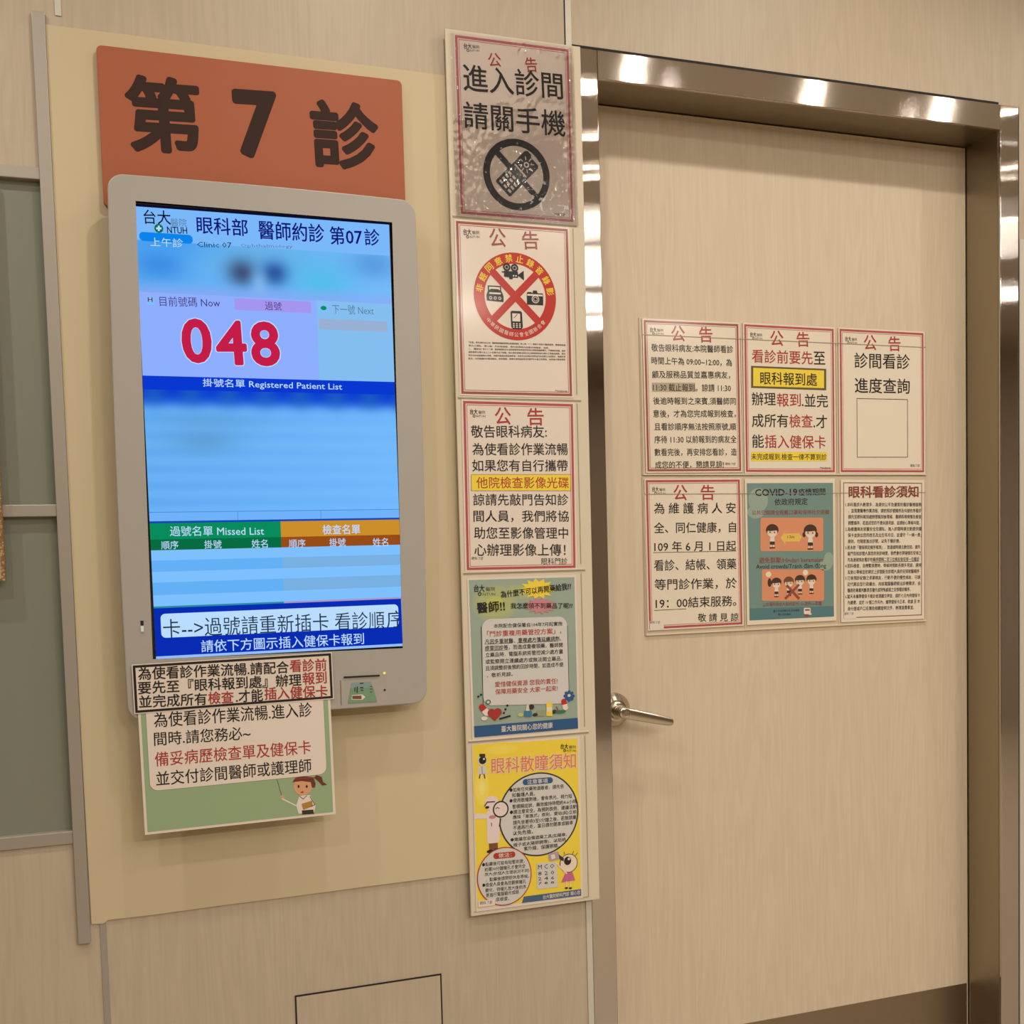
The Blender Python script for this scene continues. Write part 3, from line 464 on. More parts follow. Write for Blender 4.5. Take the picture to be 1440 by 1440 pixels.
["T","lettering",7,"black","8 2 0",16.5,-94.6,47.4,-95.8,7.2,0.01],
["T","lettering",7,"black","2 4 6",16.3,-104.2,47.2,-105.4,6.2,0.01],
["T","lettering",7,"black","7 8 8",16.1,-112.7,47.0,-114.0,4.8,0.01],["E","picture",4,"paperg",-82.2,118.0,8.6,8.8,0,0,360],["E","picture",5,"black",-81.4,118.6,6.7,6.9,0,0,360],["E","picture",6,"paper",-79.0,120.7,1.7,1.9,0,0,360],["R","picture",5,"dgrey",[[-87.1,130.4],[-76.4,129.5],[-76.5,124.2],[-87.2,125.1]],1],["P","picture",4,"paperg",[[-89.6,107.7],[-75.7,107.5],[-73.7,93.3],[-90.9,93.9]]],["L","picture",5,"black",[[-82.9,107.1],[-82.6,93.6]],0.8],["L","picture",5,"black",[[-86.6,93.5],[-88.2,87.6]],2],["L","picture",5,"black",[[-79.5,93.4],[-78.2,86.8]],2],["E","picture",4,"pinkw",-66.6,41.0,12.5,13.5,0,0,360],["R","picture",5,"pinkw",[[-76.6,28.0],[-52.5,28.0],[-53.9,-30.5],[-76.9,-30.4]],4],["L","picture",4,"pinkw",[[-75.6,18.5],[-94.7,20.4]],9],["R","picture",5,"brown",[[-74.0,-30.2],[-57.5,-30.1],[-57.4,-43.8],[-73.3,-43.7]],0],["E","picture",6,"black",-71.9,-44.5,6.3,3.0,0,0,360],["E","picture",6,"black",-58.4,-43.2,6.8,3.0,0,0,360],["E","picture",7,"black",-50.5,28.7,14.6,15.0,0.84,0,360],["E","picture",6,"pinkw",-50.5,28.7,11.9,12.4,0,0,360],["L","picture",7,"black",[[-79.9,37.6],[-75.0,43.7],[-61.7,43.3]],1.8],["L","picture",8,"black",[[-59.7,30.5],[-56.5,32.6],[-53.1,30.4]],1.2],["E","picture",7,"mauve",-66.0,16.4,6.5,3.3,0,0,360],["E","picture",7,"black",-75.2,34.4,3.9,2.3,0,0,360],["L","picture",7,"black",[[-51.2,11.4],[-53.4,-1.2]],2.4],["L","picture",7,"black",[[-68.2,6.1],[-67.9,0.9]],1.2],["E","picture",7,"black",75.5,-82.2,17.3,17.3,0,0,360],["E","picture",8,"cream",75.5,-82.2,16.0,16.1,0,0,360],["E","picture",9,"paper",72.5,-78.8,10.7,11.0,0,0,360],["E","picture",10,"black",73.3,-77.6,6.9,7.7,0,0,360],["E","picture",11,"paper",75.7,-74.3,2.3,2.4,0,0,360],["L","picture",8,"black",[[82.9,-66.7],[85.6,-61.0]],0.9],["L","picture",8,"black",[[87.4,-70.8],[93.1,-65.4]],0.9],["L","picture",8,"black",[[67.8,-65.0],[66.6,-60.6]],0.9],["P","picture",7,"mauveD",[[70.1,-97.0],[81.3,-96.8],[87.5,-114.9],[60.3,-115.8]]],["L","picture",8,"cream",[[70.8,-100.2],[50.4,-77.5]],2.6],["R","picture",9,"lilac",[[36.5,-60.4],[56.6,-57.8],[58.0,-72.3],[37.9,-74.2]],3],["P","picture",9,"dgrey",[[56.4,-63.8],[66.4,-72.1],[65.5,-78.0],[57.5,-72.3]]],["R","picture",10,"paper",[[41.4,-63.3],[48.9,-62.5],[50.0,-70.3],[42.5,-71.3]],1],["L","picture",8,"cream",[[70.5,-115.8],[70.2,-126.6]],2],["E","picture",8,"black",70.2,-127.3,3.1,1.9,0,0,360],["L","picture",8,"cream",[[78.0,-116.7],[77.8,-127.5]],2],["E","picture",8,"black",77.8,-128.3,3.1,1.9,0,0,360],["R","footnote",10,"paper",[[-96.2,-130.1],[-65.9,-130.8],[-65.7,-141.6],[-96.0,-141.8]],0],
["T","footnote",11,"dgrey","眼科７診",-92.7,-134.7,-69.9,-135.5,6.1,0]]},
{"name":"hours","d":1.893,"ctr":[0.9867,0.3076],"ang":0.0058,"w":205.1,"h":289.1,"rec":[["F","printed_border",2,"brick",102.6,144.6,4.2],["F","printed_border",2,"brick",96.6,138.6,0.9],
["T","emblem",3,"black","台大",-90.3,126.7,-75.9,127.3,10.0,0.02],
["T","emblem",3,"grey","醫院",-74.5,126.3,-61.4,126.7,5.8,0],
["T","emblem",3,"grey","NTUH",-78.4,119.2,-61.6,119.7,3.9,0],["E","emblem",3,"black",-82.7,119.3,2.6,2.6,0.55,0,360],
["T","heading_character",3,"dred","公",-44.6,121.0,-15.2,122.1,30.5,0.012],
["T","heading_character",3,"dred","告",15.6,121.0,44.8,122.0,30.8,0.012],["R","highlight_stripe",2,"hgrey",[[-88.3,25.7],[4.6,27.7],[4.2,10.0],[-88.8,8.3]],0],
["T","lettering",3,"black","敬告眼科病友:本院醫師看診",-87.9,92.9,90.0,94.7,14.7,0.009],
["T","lettering",3,"black","時間上午為 09:00~12:00，為",-88.6,68.0,86.8,68.4,14.7,0.009],
["T","lettering",3,"black","顧及服務品質並嘉惠病友，",-87.9,41.4,82.0,44.2,14.7,0.009],
["T","lettering",3,"black","11:30 截止報到。諒請 11:30",-86.8,17.1,83.1,18.8,14.8,0.009],
["T","lettering",3,"black","後逾時報到之來賓,須醫師同",-86.8,-9.0,93.5,-7.3,14.8,0.009],
["T","lettering",3,"black","意後，才為您完成報到檢查，",-87.5,-33.7,92.9,-31.5,14.8,0.009],
["T","lettering",3,"black","且看診順序無法按照原號,順",-85.8,-58.7,93.1,-57.3,14.8,0.009],
["T","lettering",3,"black","序待 11:30 以前報到的病友全",-86.4,-83.2,93.5,-81.7,14.8,0.009],
["T","lettering",3,"black","數看完後，再安排您看診，造",-86.6,-107.9,93.7,-107.1,14.9,0.009],
["T","lettering",3,"black","成您的不便，懇請見諒!",-86.1,-132.4,63.9,-131.8,14.8,0.009],
["T","footnote",3,"dgrey","眼科７診",67.7,-130.6,90.6,-130.7,5.4,0]]},
{"name":"checkin","d":1.893,"ctr":[1.2051,0.3072],"ang":-0.0028,"w":207.2,"h":291.7,"rec":[["F","printed_border",2,"crim",103.6,145.8,4.2],["F","printed_border",2,"crim",97.6,139.8,0.9],
["T","emblem",3,"black","台大",-90.5,126.3,-76.9,126.9,9.9,0.02],
["T","emblem",3,"grey","醫院",-75.6,125.9,-63.4,126.5,5.7,0],
["T","emblem",3,"grey","NTUH",-79.2,118.9,-63.5,119.5,3.9,0],["E","emblem",3,"black",-83.3,119.0,2.4,2.5,0.55,0,360],
["T","heading_character",3,"dred","公",-44.9,120.6,-14.9,121.9,30.6,0.012],
["T","heading_character",3,"dred","告",15.8,121.0,45.9,122.3,30.0,0.012],
["T","lettering",3,"dred","看診前要先",-87.4,84.3,53.1,85.2,26.6,0.009],
["T","lettering",3,"black","至",55.7,85.3,82.7,85.9,25.9,0.009],["R","highlight_box",2,"olive",[[-89.3,64.6],[85.1,64.4],[84.7,20.9],[-89.9,21.0]],0],["R","highlight_box",3,"yel",[[-84.5,60.9],[79.9,60.8],[79.6,25.1],[-85.0,24.8]],0],
["T","lettering",4,"black","眼科報到處",-68.9,41.0,63.0,41.8,25.6,0.012],
["T","lettering",3,"black","辦理",-88.5,-0.5,-33.9,0.3,26.3,0.009],
["T","lettering",3,"dred","報到",-31.4,-1.2,24.2,-0.3,26.6,0.009],
["T","lettering",3,"black",".並完",26.7,-0.9,88.4,-0.4,26.8,0.009],
["T","lettering",3,"black","成所有",-89.1,-43.5,-5.5,-42.6,26.5,0.009],
["T","lettering",3,"dred","檢查",-2.9,-43.0,51.8,-42.4,26.7,0.009],
["T","lettering",3,"black",".才",53.6,-43.1,86.2,-42.5,26.9,0.009],
["T","lettering",3,"black","能",-88.9,-84.5,-62.4,-84.2,26.4,0.009],
["T","lettering",3,"dred","插入健保卡",-59.9,-84.8,82.4,-84.6,26.7,0.009],["R","highlight_stripe",2,"yel",[[-91.7,-106.1],[85.6,-104.5],[85.4,-123.3],[-91.9,-124.5]],0],
["T","lettering",3,"black","未完成報到.檢查一律不算到診",-91.8,-115.4,84.7,-114.9,13.1,0.009],
["T","footnote",3,"dgrey","門診網站管",68.2,-137.2,94.1,-137.5,4.0,0]]},
{"name":"progress","d":1.893,"ctr":[1.4267,0.3074],"ang":-0.0013,"w":207.1,"h":292.3,"rec":[["F","printed_border",2,"crim",103.5,146.1,4.2],["F","printed_border",2,"crim",97.5,140.1,0.9],
["T","emblem",3,"black","台大",-90.5,126.4,-76.1,127.0,10.2,0.02],
["T","emblem",3,"grey","醫院",-74.6,125.9,-61.6,126.5,5.9,0],
["T","emblem",3,"grey","NTUH",-78.5,118.7,-61.7,119.3,4.0,0],["E","emblem",3,"black",-82.8,118.8,2.6,2.6,0.55,0,360],
["T","heading_character",3,"dred","公",-45.2,120.5,-14.3,121.7,31.2,0.012],
["T","heading_character",3,"dred","告",15.2,120.4,45.6,121.6,31.0,0.012],
["T","lettering",3,"black","診間看診",-68.6,83.6,68.6,85.0,31.4,0.009],
["T","lettering",3,"black","進度查詢",-68.3,32.5,68.3,34.0,31.5,0.009],["L","printed_square",3,"black",[[-63.2,5.5],[62.3,6.2],[61.6,-114.5],[-63.3,-115.3],[-63.2,5.5]],1.1],
["T","footnote",3,"dgrey","眼科７診",69.2,-132.3,93.0,-132.2,6.0,0]]},
{"name":"closing","d":1.893,"ctr":[0.9844,0.0011],"ang":0.004,"w":205.7,"h":289.7,"rec":[["F","printed_border",2,"crim",102.9,144.8,4.2],["F","printed_border",2,"crim",96.9,138.8,0.9],
["T","emblem",3,"black","台大",-90.0,127.4,-75.9,127.3,10.1,0.02],
["T","emblem",3,"grey","醫院",-74.5,126.2,-61.6,126.1,5.9,0],
["T","emblem",3,"grey","NTUH",-78.3,119.2,-61.8,119.0,4.0,0],["E","emblem",3,"black",-82.6,119.5,2.6,2.6,0.55,0,360],
["T","heading_character",3,"dred","公",-43.9,120.3,-14.3,120.0,30.3,0.012],
["T","heading_character",3,"dred","告",15.3,120.0,46.2,119.7,30.2,0.012],
["T","lettering",3,"black","為 維 護 病 人 安",-86.9,90.3,92.5,88.7,21.8,0.009],
["T","lettering",3,"black","全、同仁健康，自",-87.8,52.2,92.5,50.2,21.9,0.009],
["T","lettering",3,"black","109 年 6 月 1 日起",-88.0,15.8,91.7,13.5,20.6,0.009],
["T","lettering",3,"black","看診、結帳、領藥",-89.7,-20.6,91.4,-22.8,22.0,0.009],
["T","lettering",3,"black","等門診作業，於",-89.4,-58.3,91.9,-61.5,22.0,0.009],
["T","lettering",3,"black","19：00結束服務。",-87.9,-95.0,89.9,-96.8,21.1,0.009],
["T","lettering",3,"black","敬 請 見 諒",3.3,-127.0,94.3,-129.6,16.3,0.009],["L","lettering",3,"black",[[-90.3,4.4],[91.5,2.6]],0.9],["L","lettering",3,"black",[[-90.7,-108.4],[-22.2,-108.3]],0.9],["R","footnote",3,"paper",[[-101.9,-129.0],[-71.7,-129.1],[-71.6,-147.4],[-101.9,-146.8]],0],
["T","footnote",4,"dgrey","眼科７診",-101.0,-131.7,-79.1,-132.3,5.3,0]]},
{"name":"distance","d":1.893,"ctr":[1.2032,0.0013],"ang":0.001,"w":199.9,"h":275.8,"rec":[["R","picture",2,"tealG",[[-100.9,137.9],[100.4,137.9],[99.5,-138.2],[-99.0,-137.6]],0],["E","picture",3,"tealP",-75.5,104.1,22.4,23.9,0,0,360],["E","picture",3,"tealP",-80.8,80.2,19.9,13.1,0,0,360],["E","picture",3,"tealP",88.4,-20.3,11.8,15.7,0,0,360],["E","picture",3,"tealP",80.4,-31.3,15.7,11.2,0,0,360],
["T","heading",4,"black","COVID-19",-82.2,119.0,15.4,119.4,14.0,0.03],
["T","heading",4,"black","疫情期間",18.0,119.2,81.9,120.1,14.6,0.01],
["T","heading",4,"black","依政府規定",-38.0,99.9,39.5,100.5,14.1,0.005],
["T","lettering",4,"brickD","公共空間請全程戴口罩和保持社交距離",-90.3,79.2,91.0,78.1,9.7,0.01],["R","picture",3,"salmon",[[-70.6,68.7],[76.5,66.7],[75.6,-2.0],[-71.7,1.4]],4],["R","picture",3,"salmon",[[-69.1,-35.5],[76.7,-39.7],[75.8,-104.8],[-70.2,-99.2]],4],["P","picture",4,"yelA",[[-25.3,27.4],[-12.4,42.0],[-16.3,35.4],[18.0,35.7],[14.3,41.9],[24.8,27.6],[15.1,12.7],[17.8,19.3],[-15.3,19.1],[-12.9,12.2]]],
["T","lettering",5,"black","1.5m",-8.8,28.7,6.9,28.8,5.3,0.009],["E","picture",4,"hair",-44.0,43.6,14.6,11.8,0,0,360],["E","picture",5,"skinp",-44.1,38.0,11.6,8.9,0,0,360],["P","picture",6,"hair",[[-57.5,43.5],[-54.9,50.6],[-43.8,54.7],[-32.8,50.3],[-30.4,43.0],[-39.8,41.9],[-50.9,41.3]]],["E","picture",6,"black",-49.3,38.9,1.4,1.7,0,0,360],["E","picture",6,"black",-38.8,38.7,1.4,1.7,0,0,360],["P","picture",6,"paper",[[-52.4,35.8],[-35.8,35.5],[-38.7,29.5],[-49.7,29.7]]],["P","picture",5,"paper",[[-48.6,29.4],[-39.8,29.3],[-38.5,20.2],[-50.1,20.4]]],["P","picture",5,"dgrey",[[-49.9,20.4],[-38.8,20.2],[-38.9,13.5],[-50.0,13.8]]],["P","picture",5,"skinp",[[-49.2,13.8],[-45.8,13.7],[-45.9,8.2],[-49.2,8.3]]],["P","picture",5,"skinp",[[-43.1,13.6],[-39.8,13.5],[-39.8,8.1],[-43.2,8.2]]],["P","picture",6,"black",[[-50.8,8.7],[-38.3,8.7],[-38.3,6.3],[-50.8,6.3]]],["E","picture",4,"hair",45.1,41.0,15.6,12.4,0,0,360],["E","picture",4,"hair",30.3,32.7,4.1,5.3,0,0,360],["E","picture",4,"hair",59.7,32.1,4.1,5.3,0,0,360],["E","picture",5,"skinp",45.0,35.2,12.3,9.4,0,0,360],["P","picture",6,"hair",[[30.7,40.9],[33.5,48.4],[45.3,52.7],[57.0,48.0],[59.5,40.4],[49.5,39.3],[37.7,38.6]]],["E","picture",6,"black",39.4,36.0,1.5,1.8,0,0,360],["E","picture",6,"black",50.6,35.8,1.5,1.8,0,0,360],["P","picture",6,"paper",[[36.2,32.8],[53.8,32.5],[50.8,26.2],[39.0,26.4]]],["P","picture",5,"paper",[[40.2,26.2],[49.6,26.0],[50.9,16.4],[38.6,16.7]]],["P","picture",5,"dgrey",[[38.9,16.7],[50.6,16.4],[50.5,9.4],[38.8,9.7]]],["P","picture",5,"skinp",[[39.6,9.7],[43.2,9.6],[43.1,3.9],[39.6,4.0]]],["P","picture",5,"skinp",[[46.1,9.5],[49.6,9.5],[49.6,3.8],[46.0,3.8]]],["P","picture",6,"black",[[38.0,4.4],[51.2,4.4],[51.2,1.8],[37.9,1.9]]],
["T","lettering",4,"brickD","避免群聚/Hindari keramaian",-75.5,-17.3,74.1,-19.0,12.4,0.012],
["T","lettering",4,"dgrey","Avoid crowds/Tránh đám đông",-82.7,-30.7,81.7,-33.1,12.0,0.012],["E","picture",4,"cream",-54.2,-46.2,6.5,5.7,0,0,360],["E","picture",4,"cream",32.3,-45.1,6.2,5.8,0,0,360],["E","picture",4,"hair",-36.1,-62.7,11.8,9.5,0,0,360],["E","picture",5,"skinp",-36.2,-67.2,9.3,7.2,0,0,360],["P","picture",6,"hair",[[-47.0,-62.6],[-44.9,-56.9],[-36.0,-53.8],[-27.1,-57.5],[-25.2,-63.4],[-32.8,-64.1],[-41.7,-64.5]]],["E","picture",6,"black",-40.4,-66.4,1.1,1.4,0,0,360],["E","picture",6,"black",-31.9,-66.7,1.1,1.4,0,0,360],["P","picture",6,"paper",[[-42.9,-68.9],[-29.5,-69.3],[-31.8,-74.1],[-40.7,-73.8]]],["P","picture",5,"paper",[[-39.8,-74.0],[-32.7,-74.3],[-31.7,-81.6],[-41.1,-81.3]]],["P","picture",5,"dgrey",[[-40.9,-81.3],[-32.0,-81.6],[-32.0,-87.0],[-40.9,-86.6]]],["P","picture",5,"skinp",[[-40.3,-86.7],[-37.6,-86.8],[-37.7,-91.1],[-40.3,-91.0]]],["P","picture",5,"skinp",[[-35.4,-86.8],[-32.7,-86.9],[-32.8,-91.3],[-35.5,-91.2]]],["P","picture",6,"black",[[-41.6,-90.7],[-31.6,-90.9],[-31.6,-92.8],[-41.6,-92.6]]],["E","picture",4,"hair",-52.0,-62.8,4.5,8.8,0,0,360],["E","picture",4,"brown",-7.2,-61.4,11.9,9.6,0,0,360],["E","picture",5,"skinp",-7.2,-65.9,9.4,7.2,0,0,360],["P","picture",6,"brown",[[-18.1,-61.4],[-16.0,-55.6],[-7.0,-52.5],[1.9,-56.2],[3.8,-62.1],[-3.8,-62.8],[-12.8,-63.2]]],["E","picture",6,"black",-11.5,-65.2,1.1,1.4,0,0,360],["E","picture",6,"black",-3.0,-65.5,1.1,1.4,0,0,360],["P","picture",6,"paper",[[-14.0,-67.6],[-0.5,-68.1],[-2.9,-72.9],[-11.8,-72.6]]],["P","picture",5,"paper",[[-10.9,-72.8],[-3.8,-73.1],[-2.7,-80.4],[-12.2,-80.1]]],["P","picture",5,"dgrey",[[-11.9,-80.1],[-3.0,-80.4],[-3.1,-85.8],[-12.0,-85.5]]],["P","picture",5,"skinp",[[-11.3,-85.5],[-8.7,-85.6],[-8.7,-90.0],[-11.4,-89.9]]],["P","picture",5,"skinp",[[-6.4,-85.7],[-3.7,-85.8],[-3.8,-90.2],[-6.5,-90.1]]],["P","picture",6,"black",[[-12.6,-89.5],[-2.6,-89.7],[-2.6,-91.7],[-12.7,-91.5]]],["E","picture",4,"hair",19.2,-59.0,12.0,9.6,0,0,360],["E","picture",5,"skinp",19.1,-63.5,9.5,7.2,0,0,360],["P","picture",6,"hair",[[8.2,-58.9],[10.3,-53.1],[19.3,-50.0],[28.3,-53.7],[30.3,-59.6],[22.6,-60.3],[13.5,-60.7]]],["E","picture",6,"black",14.9,-62.7,1.1,1.4,0,0,360],["E","picture",6,"black",23.4,-63.0,1.1,1.4,0,0,360],["P","picture",6,"paper",[[12.3,-65.2],[25.9,-65.6],[23.6,-70.5],[14.5,-70.2]]],["P","picture",5,"paper",[[15.4,-70.4],[22.6,-70.6],[23.7,-78.0],[14.2,-77.7]]],["P","picture",5,"dgrey",[[14.4,-77.7],[23.4,-78.0],[23.4,-83.4],[14.3,-83.1]]],["P","picture",5,"skinp",[[15.0,-83.1],[17.7,-83.2],[17.7,-87.6],[14.9,-87.5]]],["P","picture",5,"skinp",[[20.0,-83.3],[22.7,-83.4],[22.6,-87.8],[19.9,-87.7]]],["P","picture",6,"black",[[13.7,-87.2],[23.9,-87.3],[23.8,-89.3],[13.7,-89.1]]],["E","picture",4,"hair",46.3,-58.7,12.1,9.6,0,0,360],["E","picture",5,"skinp",46.2,-63.2,9.6,7.3,0,0,360],["P","picture",6,"hair",[[35.1,-58.6],[37.3,-52.8],[46.4,-49.7],[55.5,-53.4],[57.4,-59.4],[49.7,-60.1],[40.6,-60.5]]],["E","picture",6,"black",41.9,-62.5,1.1,1.4,0,0,360],["E","picture",6,"black",50.5,-62.8,1.1,1.4,0,0,360],["P","picture",6,"paper",[[39.4,-65.0],[53.0,-65.4],[50.7,-70.3],[41.6,-70.0]]],["P","picture",5,"paper",[[42.5,-70.2],[49.7,-70.4],[50.8,-77.8],[41.2,-77.5]]],["P","picture",5,"dgrey",[[41.4,-77.5],[50.6,-77.8],[50.5,-83.2],[41.4,-82.9]]],["P","picture",5,"skinp",[[42.1,-82.9],[44.8,-83.0],[44.7,-87.5],[42.0,-87.4]]],["P","picture",5,"skinp",[[47.1,-83.1],[49.8,-83.2],[49.7,-87.7],[47.0,-87.6]]],["P","picture",6,"black",[[40.7,-87.0],[51.0,-87.2],[51.0,-89.2],[40.7,-89.0]]],["L","picture",9,"brickD",[[-10.9,-70.8],[14.8,-96.2]],5],["L","picture",9,"brickD",[[14.7,-70.6],[-14.6,-95.1]],5],
["T","lettering",4,"brickD","公共場所與他人保持室內1.5m室外1m距離",-69.0,-106.9,70.2,-109.5,8.5,0.009],["R","picture",3,"tealD",[[-99.1,-113.4],[99.5,-116.3],[99.5,-138.2],[-99.0,-137.6]],0],
["T","lettering",4,"dgrey","臺北市政府衛生局 防疫專線",-44.1,-121.0,17.0,-121.7,4.9,0.009],
["T","lettering",4,"dgrey","關心您的健康",-32.9,-128.3,-3.6,-128.9,4.4,0.009],["E","picture",4,"brickD",35.0,-126.5,8.8,9.4,0,0,360],["R","picture",5,"paper",[[27.4,-117.2],[43.4,-117.9],[43.2,-130.9],[27.2,-130.2]],2],["P","picture",6,"brick",[[29.9,-120.2],[40.7,-120.2],[41.5,-123.6],[30.4,-123.6]]],["R","picture",6,"paper",[[38.0,-128.8],[45.3,-129.1],[45.2,-132.3],[38.0,-132.0]],0]]},
{"name":"rules","d":1.893,"ctr":[1.4255,-0.0015],"ang":-0.0084,"w":195.9,"h":281.8,"rec":[["F","printed_border",2,"brown",98.0,140.9,1.6],
["T","heading",3,"dredB","眼科看診須知",-85.2,121.1,89.0,122.6,25.4,0.03],
["T","lettering",3,"black","1.本科看診人數眾多，為提供公平及優質的看診醫療服務",-93.2,95.0,96.5,94.9,8.6,0.009],
["T","lettering",3,"black"," ，並落實醫療作業流程，請依照診號順序及叫號依序看診",-85.8,82.4,96.0,82.1,8.7,0.009],
["T","lettering",3,"black","請先至眼科報到處辦理報到後等候，醫師將視病情及檢查",-86.4,69.7,96.0,69.3,8.7,0.009],
["T","lettering",3,"black","調整順序，若造成您的不便尚請見諒，並請耐心等候叫號。",-86.4,57.0,92.7,56.5,8.7,0.009],
["T","lettering",3,"black","2.為維護病友就醫安全及隱私，進入診間時請主動提供健",-93.3,44.3,96.6,43.6,8.7,0.009],
["T","lettering",3,"black","保卡並說出您的姓名及出生年月日，並遵守「一病一患」",-87.3,31.6,96.7,30.8,8.7,0.009],
["T","lettering",3,"black","原則，勿隨意進出診間，以免干擾診療。",-87.3,18.9,42.1,18.5,8.6,0.009],
["T","lettering",3,"black","3.若未依「健保規定順序報到」，致過號時請主動告知，請先",-93.5,6.2,93.9,5.1,8.7,0.009],
["T","lettering",3,"black","敲門告知診間人員您的到診時間，我們會依現場情形安排之",-87.9,-6.5,96.2,-7.8,8.7,0.009],
["T","lettering",3,"black","先為過號病友看診依順序間隔二至三位病友後安排一位看診",-88.0,-19.3,91.2,-20.6,8.7,0.009],
["T","lettering",3,"black","4.因科檢查，治療繁瑣費時，等候時間較長請多見諒，請病",-94.1,-31.9,96.2,-33.6,8.7,0.009],
["T","lettering",3,"black","友耐心等候並依規定上診間配合診間人員的安排就醫順序",-88.0,-44.8,91.2,-46.4,8.7,0.009],
["T","lettering",3,"black","5.已有預診紀錄之長期病友，行動不便的慢性病友，可請",-93.6,-57.4,94.0,-59.4,8.7,0.009],
["T","lettering",3,"black","近代親自至行政櫃台，向該電腦醫師提出診療需求，由",-88.9,-70.3,94.0,-72.3,8.7,0.009],
["T","lettering",3,"black","醫師依專業判斷是否優先或特殊處理之安排看診順序。",-88.4,-83.1,69.0,-84.5,8.7,0.009],
["T","lettering",3,"black","6.當天未攜帶健保卡看診者請繳交押金，請於七日內持健保卡",-94.3,-95.7,93.0,-98.1,8.7,0.009],
["T","lettering",3,"black","先繳費，並於 10 個工作天內，攜帶健保卡正本、收據 至 本",-88.2,-108.6,93.0,-111.0,8.7,0.009],
["T","lettering",3,"black","身分證或戶口名簿及相關證明文件，辦理退費事宜。",-88.2,-121.4,78.2,-123.5,8.7,0.009],["L","lettering",3,"black",[[-28.6,-25.4],[91.2,-25.2]],0.8],["R","footnote",4,"paper",[[-97.5,-127.7],[-67.2,-128.7],[-67.2,-142.8],[-97.6,-141.8]],0],
["T","footnote",5,"dgrey","眼科７診",-96.2,-131.6,-73.6,-131.5,5.5,0]]},
{"name":"bring","d":1.751,"ctr":[0.0926,-0.3092],"ang":0.0101,"w":297.0,"h":210.0,"rec":[["R","printed_background",2,"leaf",[[-144.5,101],[144.5,101],[144.5,-101],[-144.5,-101]],0],["R","printed_background",3,"dgreen",[[-137.5,103],[137.5,103],[137.5,-37.4],[-137.5,-37.4]],13],["R","printed_background",4,"paper",[[-137,102.5],[137,102.5],[137,-36.9],[-137,-36.9]],12.5],
["T","lettering",5,"black","為使看診作業流暢.進入診",-125.9,74.0,117.9,71.7,24.0,0.009],
["T","lettering",5,"black","間時.請您務必~",-127.2,44.4,19.0,41.9,21.8,0.009],
["T","lettering",5,"dred","備妥病歷檢查單及健保卡",-127.7,12.3,113.2,10.3,23.0,0.009],
["T","lettering",5,"black","並交付診間醫師或護理師",-127.7,-18.4,112.6,-20.0,23.1,0.009],["L","picture",4,"brown",[[56.9,-38.6],[63.3,-66.6]],0.9],["E","picture",4,"skin",63.7,-68.2,3.1,3.7,0,0,360],["L","picture",4,"paper",[[64.1,-70.7],[84.3,-83.6]],2.2],["E","picture",5,"skin",97.9,-52.8,15.2,15.6,0,0,360],["P","picture",6,"hairR",[[81.0,-44.8],[86.0,-38.1],[99.2,-36.7],[114.8,-40.2],[118.2,-50.8],[116.6,-57.4],[111.9,-56.9],[110.5,-47.9],[96.2,-44.5]]],["L","picture",7,"orred",[[85.9,-40.0],[116.1,-40.6]],1.2],["P","picture",6,"hairR",[[116.1,-41.1],[120.2,-37.0],[128.5,-41.0],[130.2,-49.3],[136.6,-54.9],[128.6,-55.1],[123.6,-48.7]]],["E","picture",7,"black",90.5,-52.8,1.6,2.4,0,0,360],["E","picture",7,"black",103.6,-54.2,1.6,2.4,0,0,360],["E","picture",7,"orred",95.8,-62.8,2.6,1.3,0,0,360],["P","picture",5,"paper",[[91.1,-68.2],[108.2,-68.7],[116.5,-87.1],[113.3,-99.0],[88.4,-97.8],[85.1,-83.7]]],["P","picture",6,"ochre",[[93.9,-82.0],[110.9,-78.4],[112.0,-88.0],[96.0,-92.2]]],["L","picture",6,"dgrey",[[108.0,-71.4],[115.3,-85.7],[109.9,-87.8]],1],["P","picture",6,"dgrey",[[93.9,-92.8],[112.3,-93.4],[113.3,-100.6],[94.1,-99.5]]],["L","picture",6,"dgrey",[[91.8,-69.1],[96.8,-74.2],[102.9,-69.5]],0.9]]},
{"name":"strip","d":1.75,"ctr":[0.0916,-0.1847],"ang":0.01,"w":304.9,"h":73.9,"rec":[["F","printed_border",2,"black",152.5,37.0,3.8],
["T","lettering",3,"black","為使看診作業流暢.請配合",-145.3,23.6,83.9,18.8,20.2,0.018],
["T","lettering",3,"dred","看診前",85.3,20.3,144.7,19.0,20.7,0.018],
["T","lettering",3,"black","要先至『眼科報到處』辦理",-146.5,1.5,103.1,-3.0,20.2,0.018],
["T","lettering",3,"dred","報到",105.0,-1.8,143.7,-2.1,20.8,0.018],
["T","lettering",3,"black","並完成所有",-146.5,-20.1,-45.2,-22.8,20.0,0.018],
["T","lettering",3,"dred","檢查",-43.4,-21.9,-4.4,-23.3,20.2,0.018],
["T","lettering",3,"black",".才能",-1.1,-22.8,41.2,-23.1,20.4,0.018],
["T","lettering",3,"dred","插入健保卡",43.4,-21.6,144.2,-24.9,20.7,0.018]]},
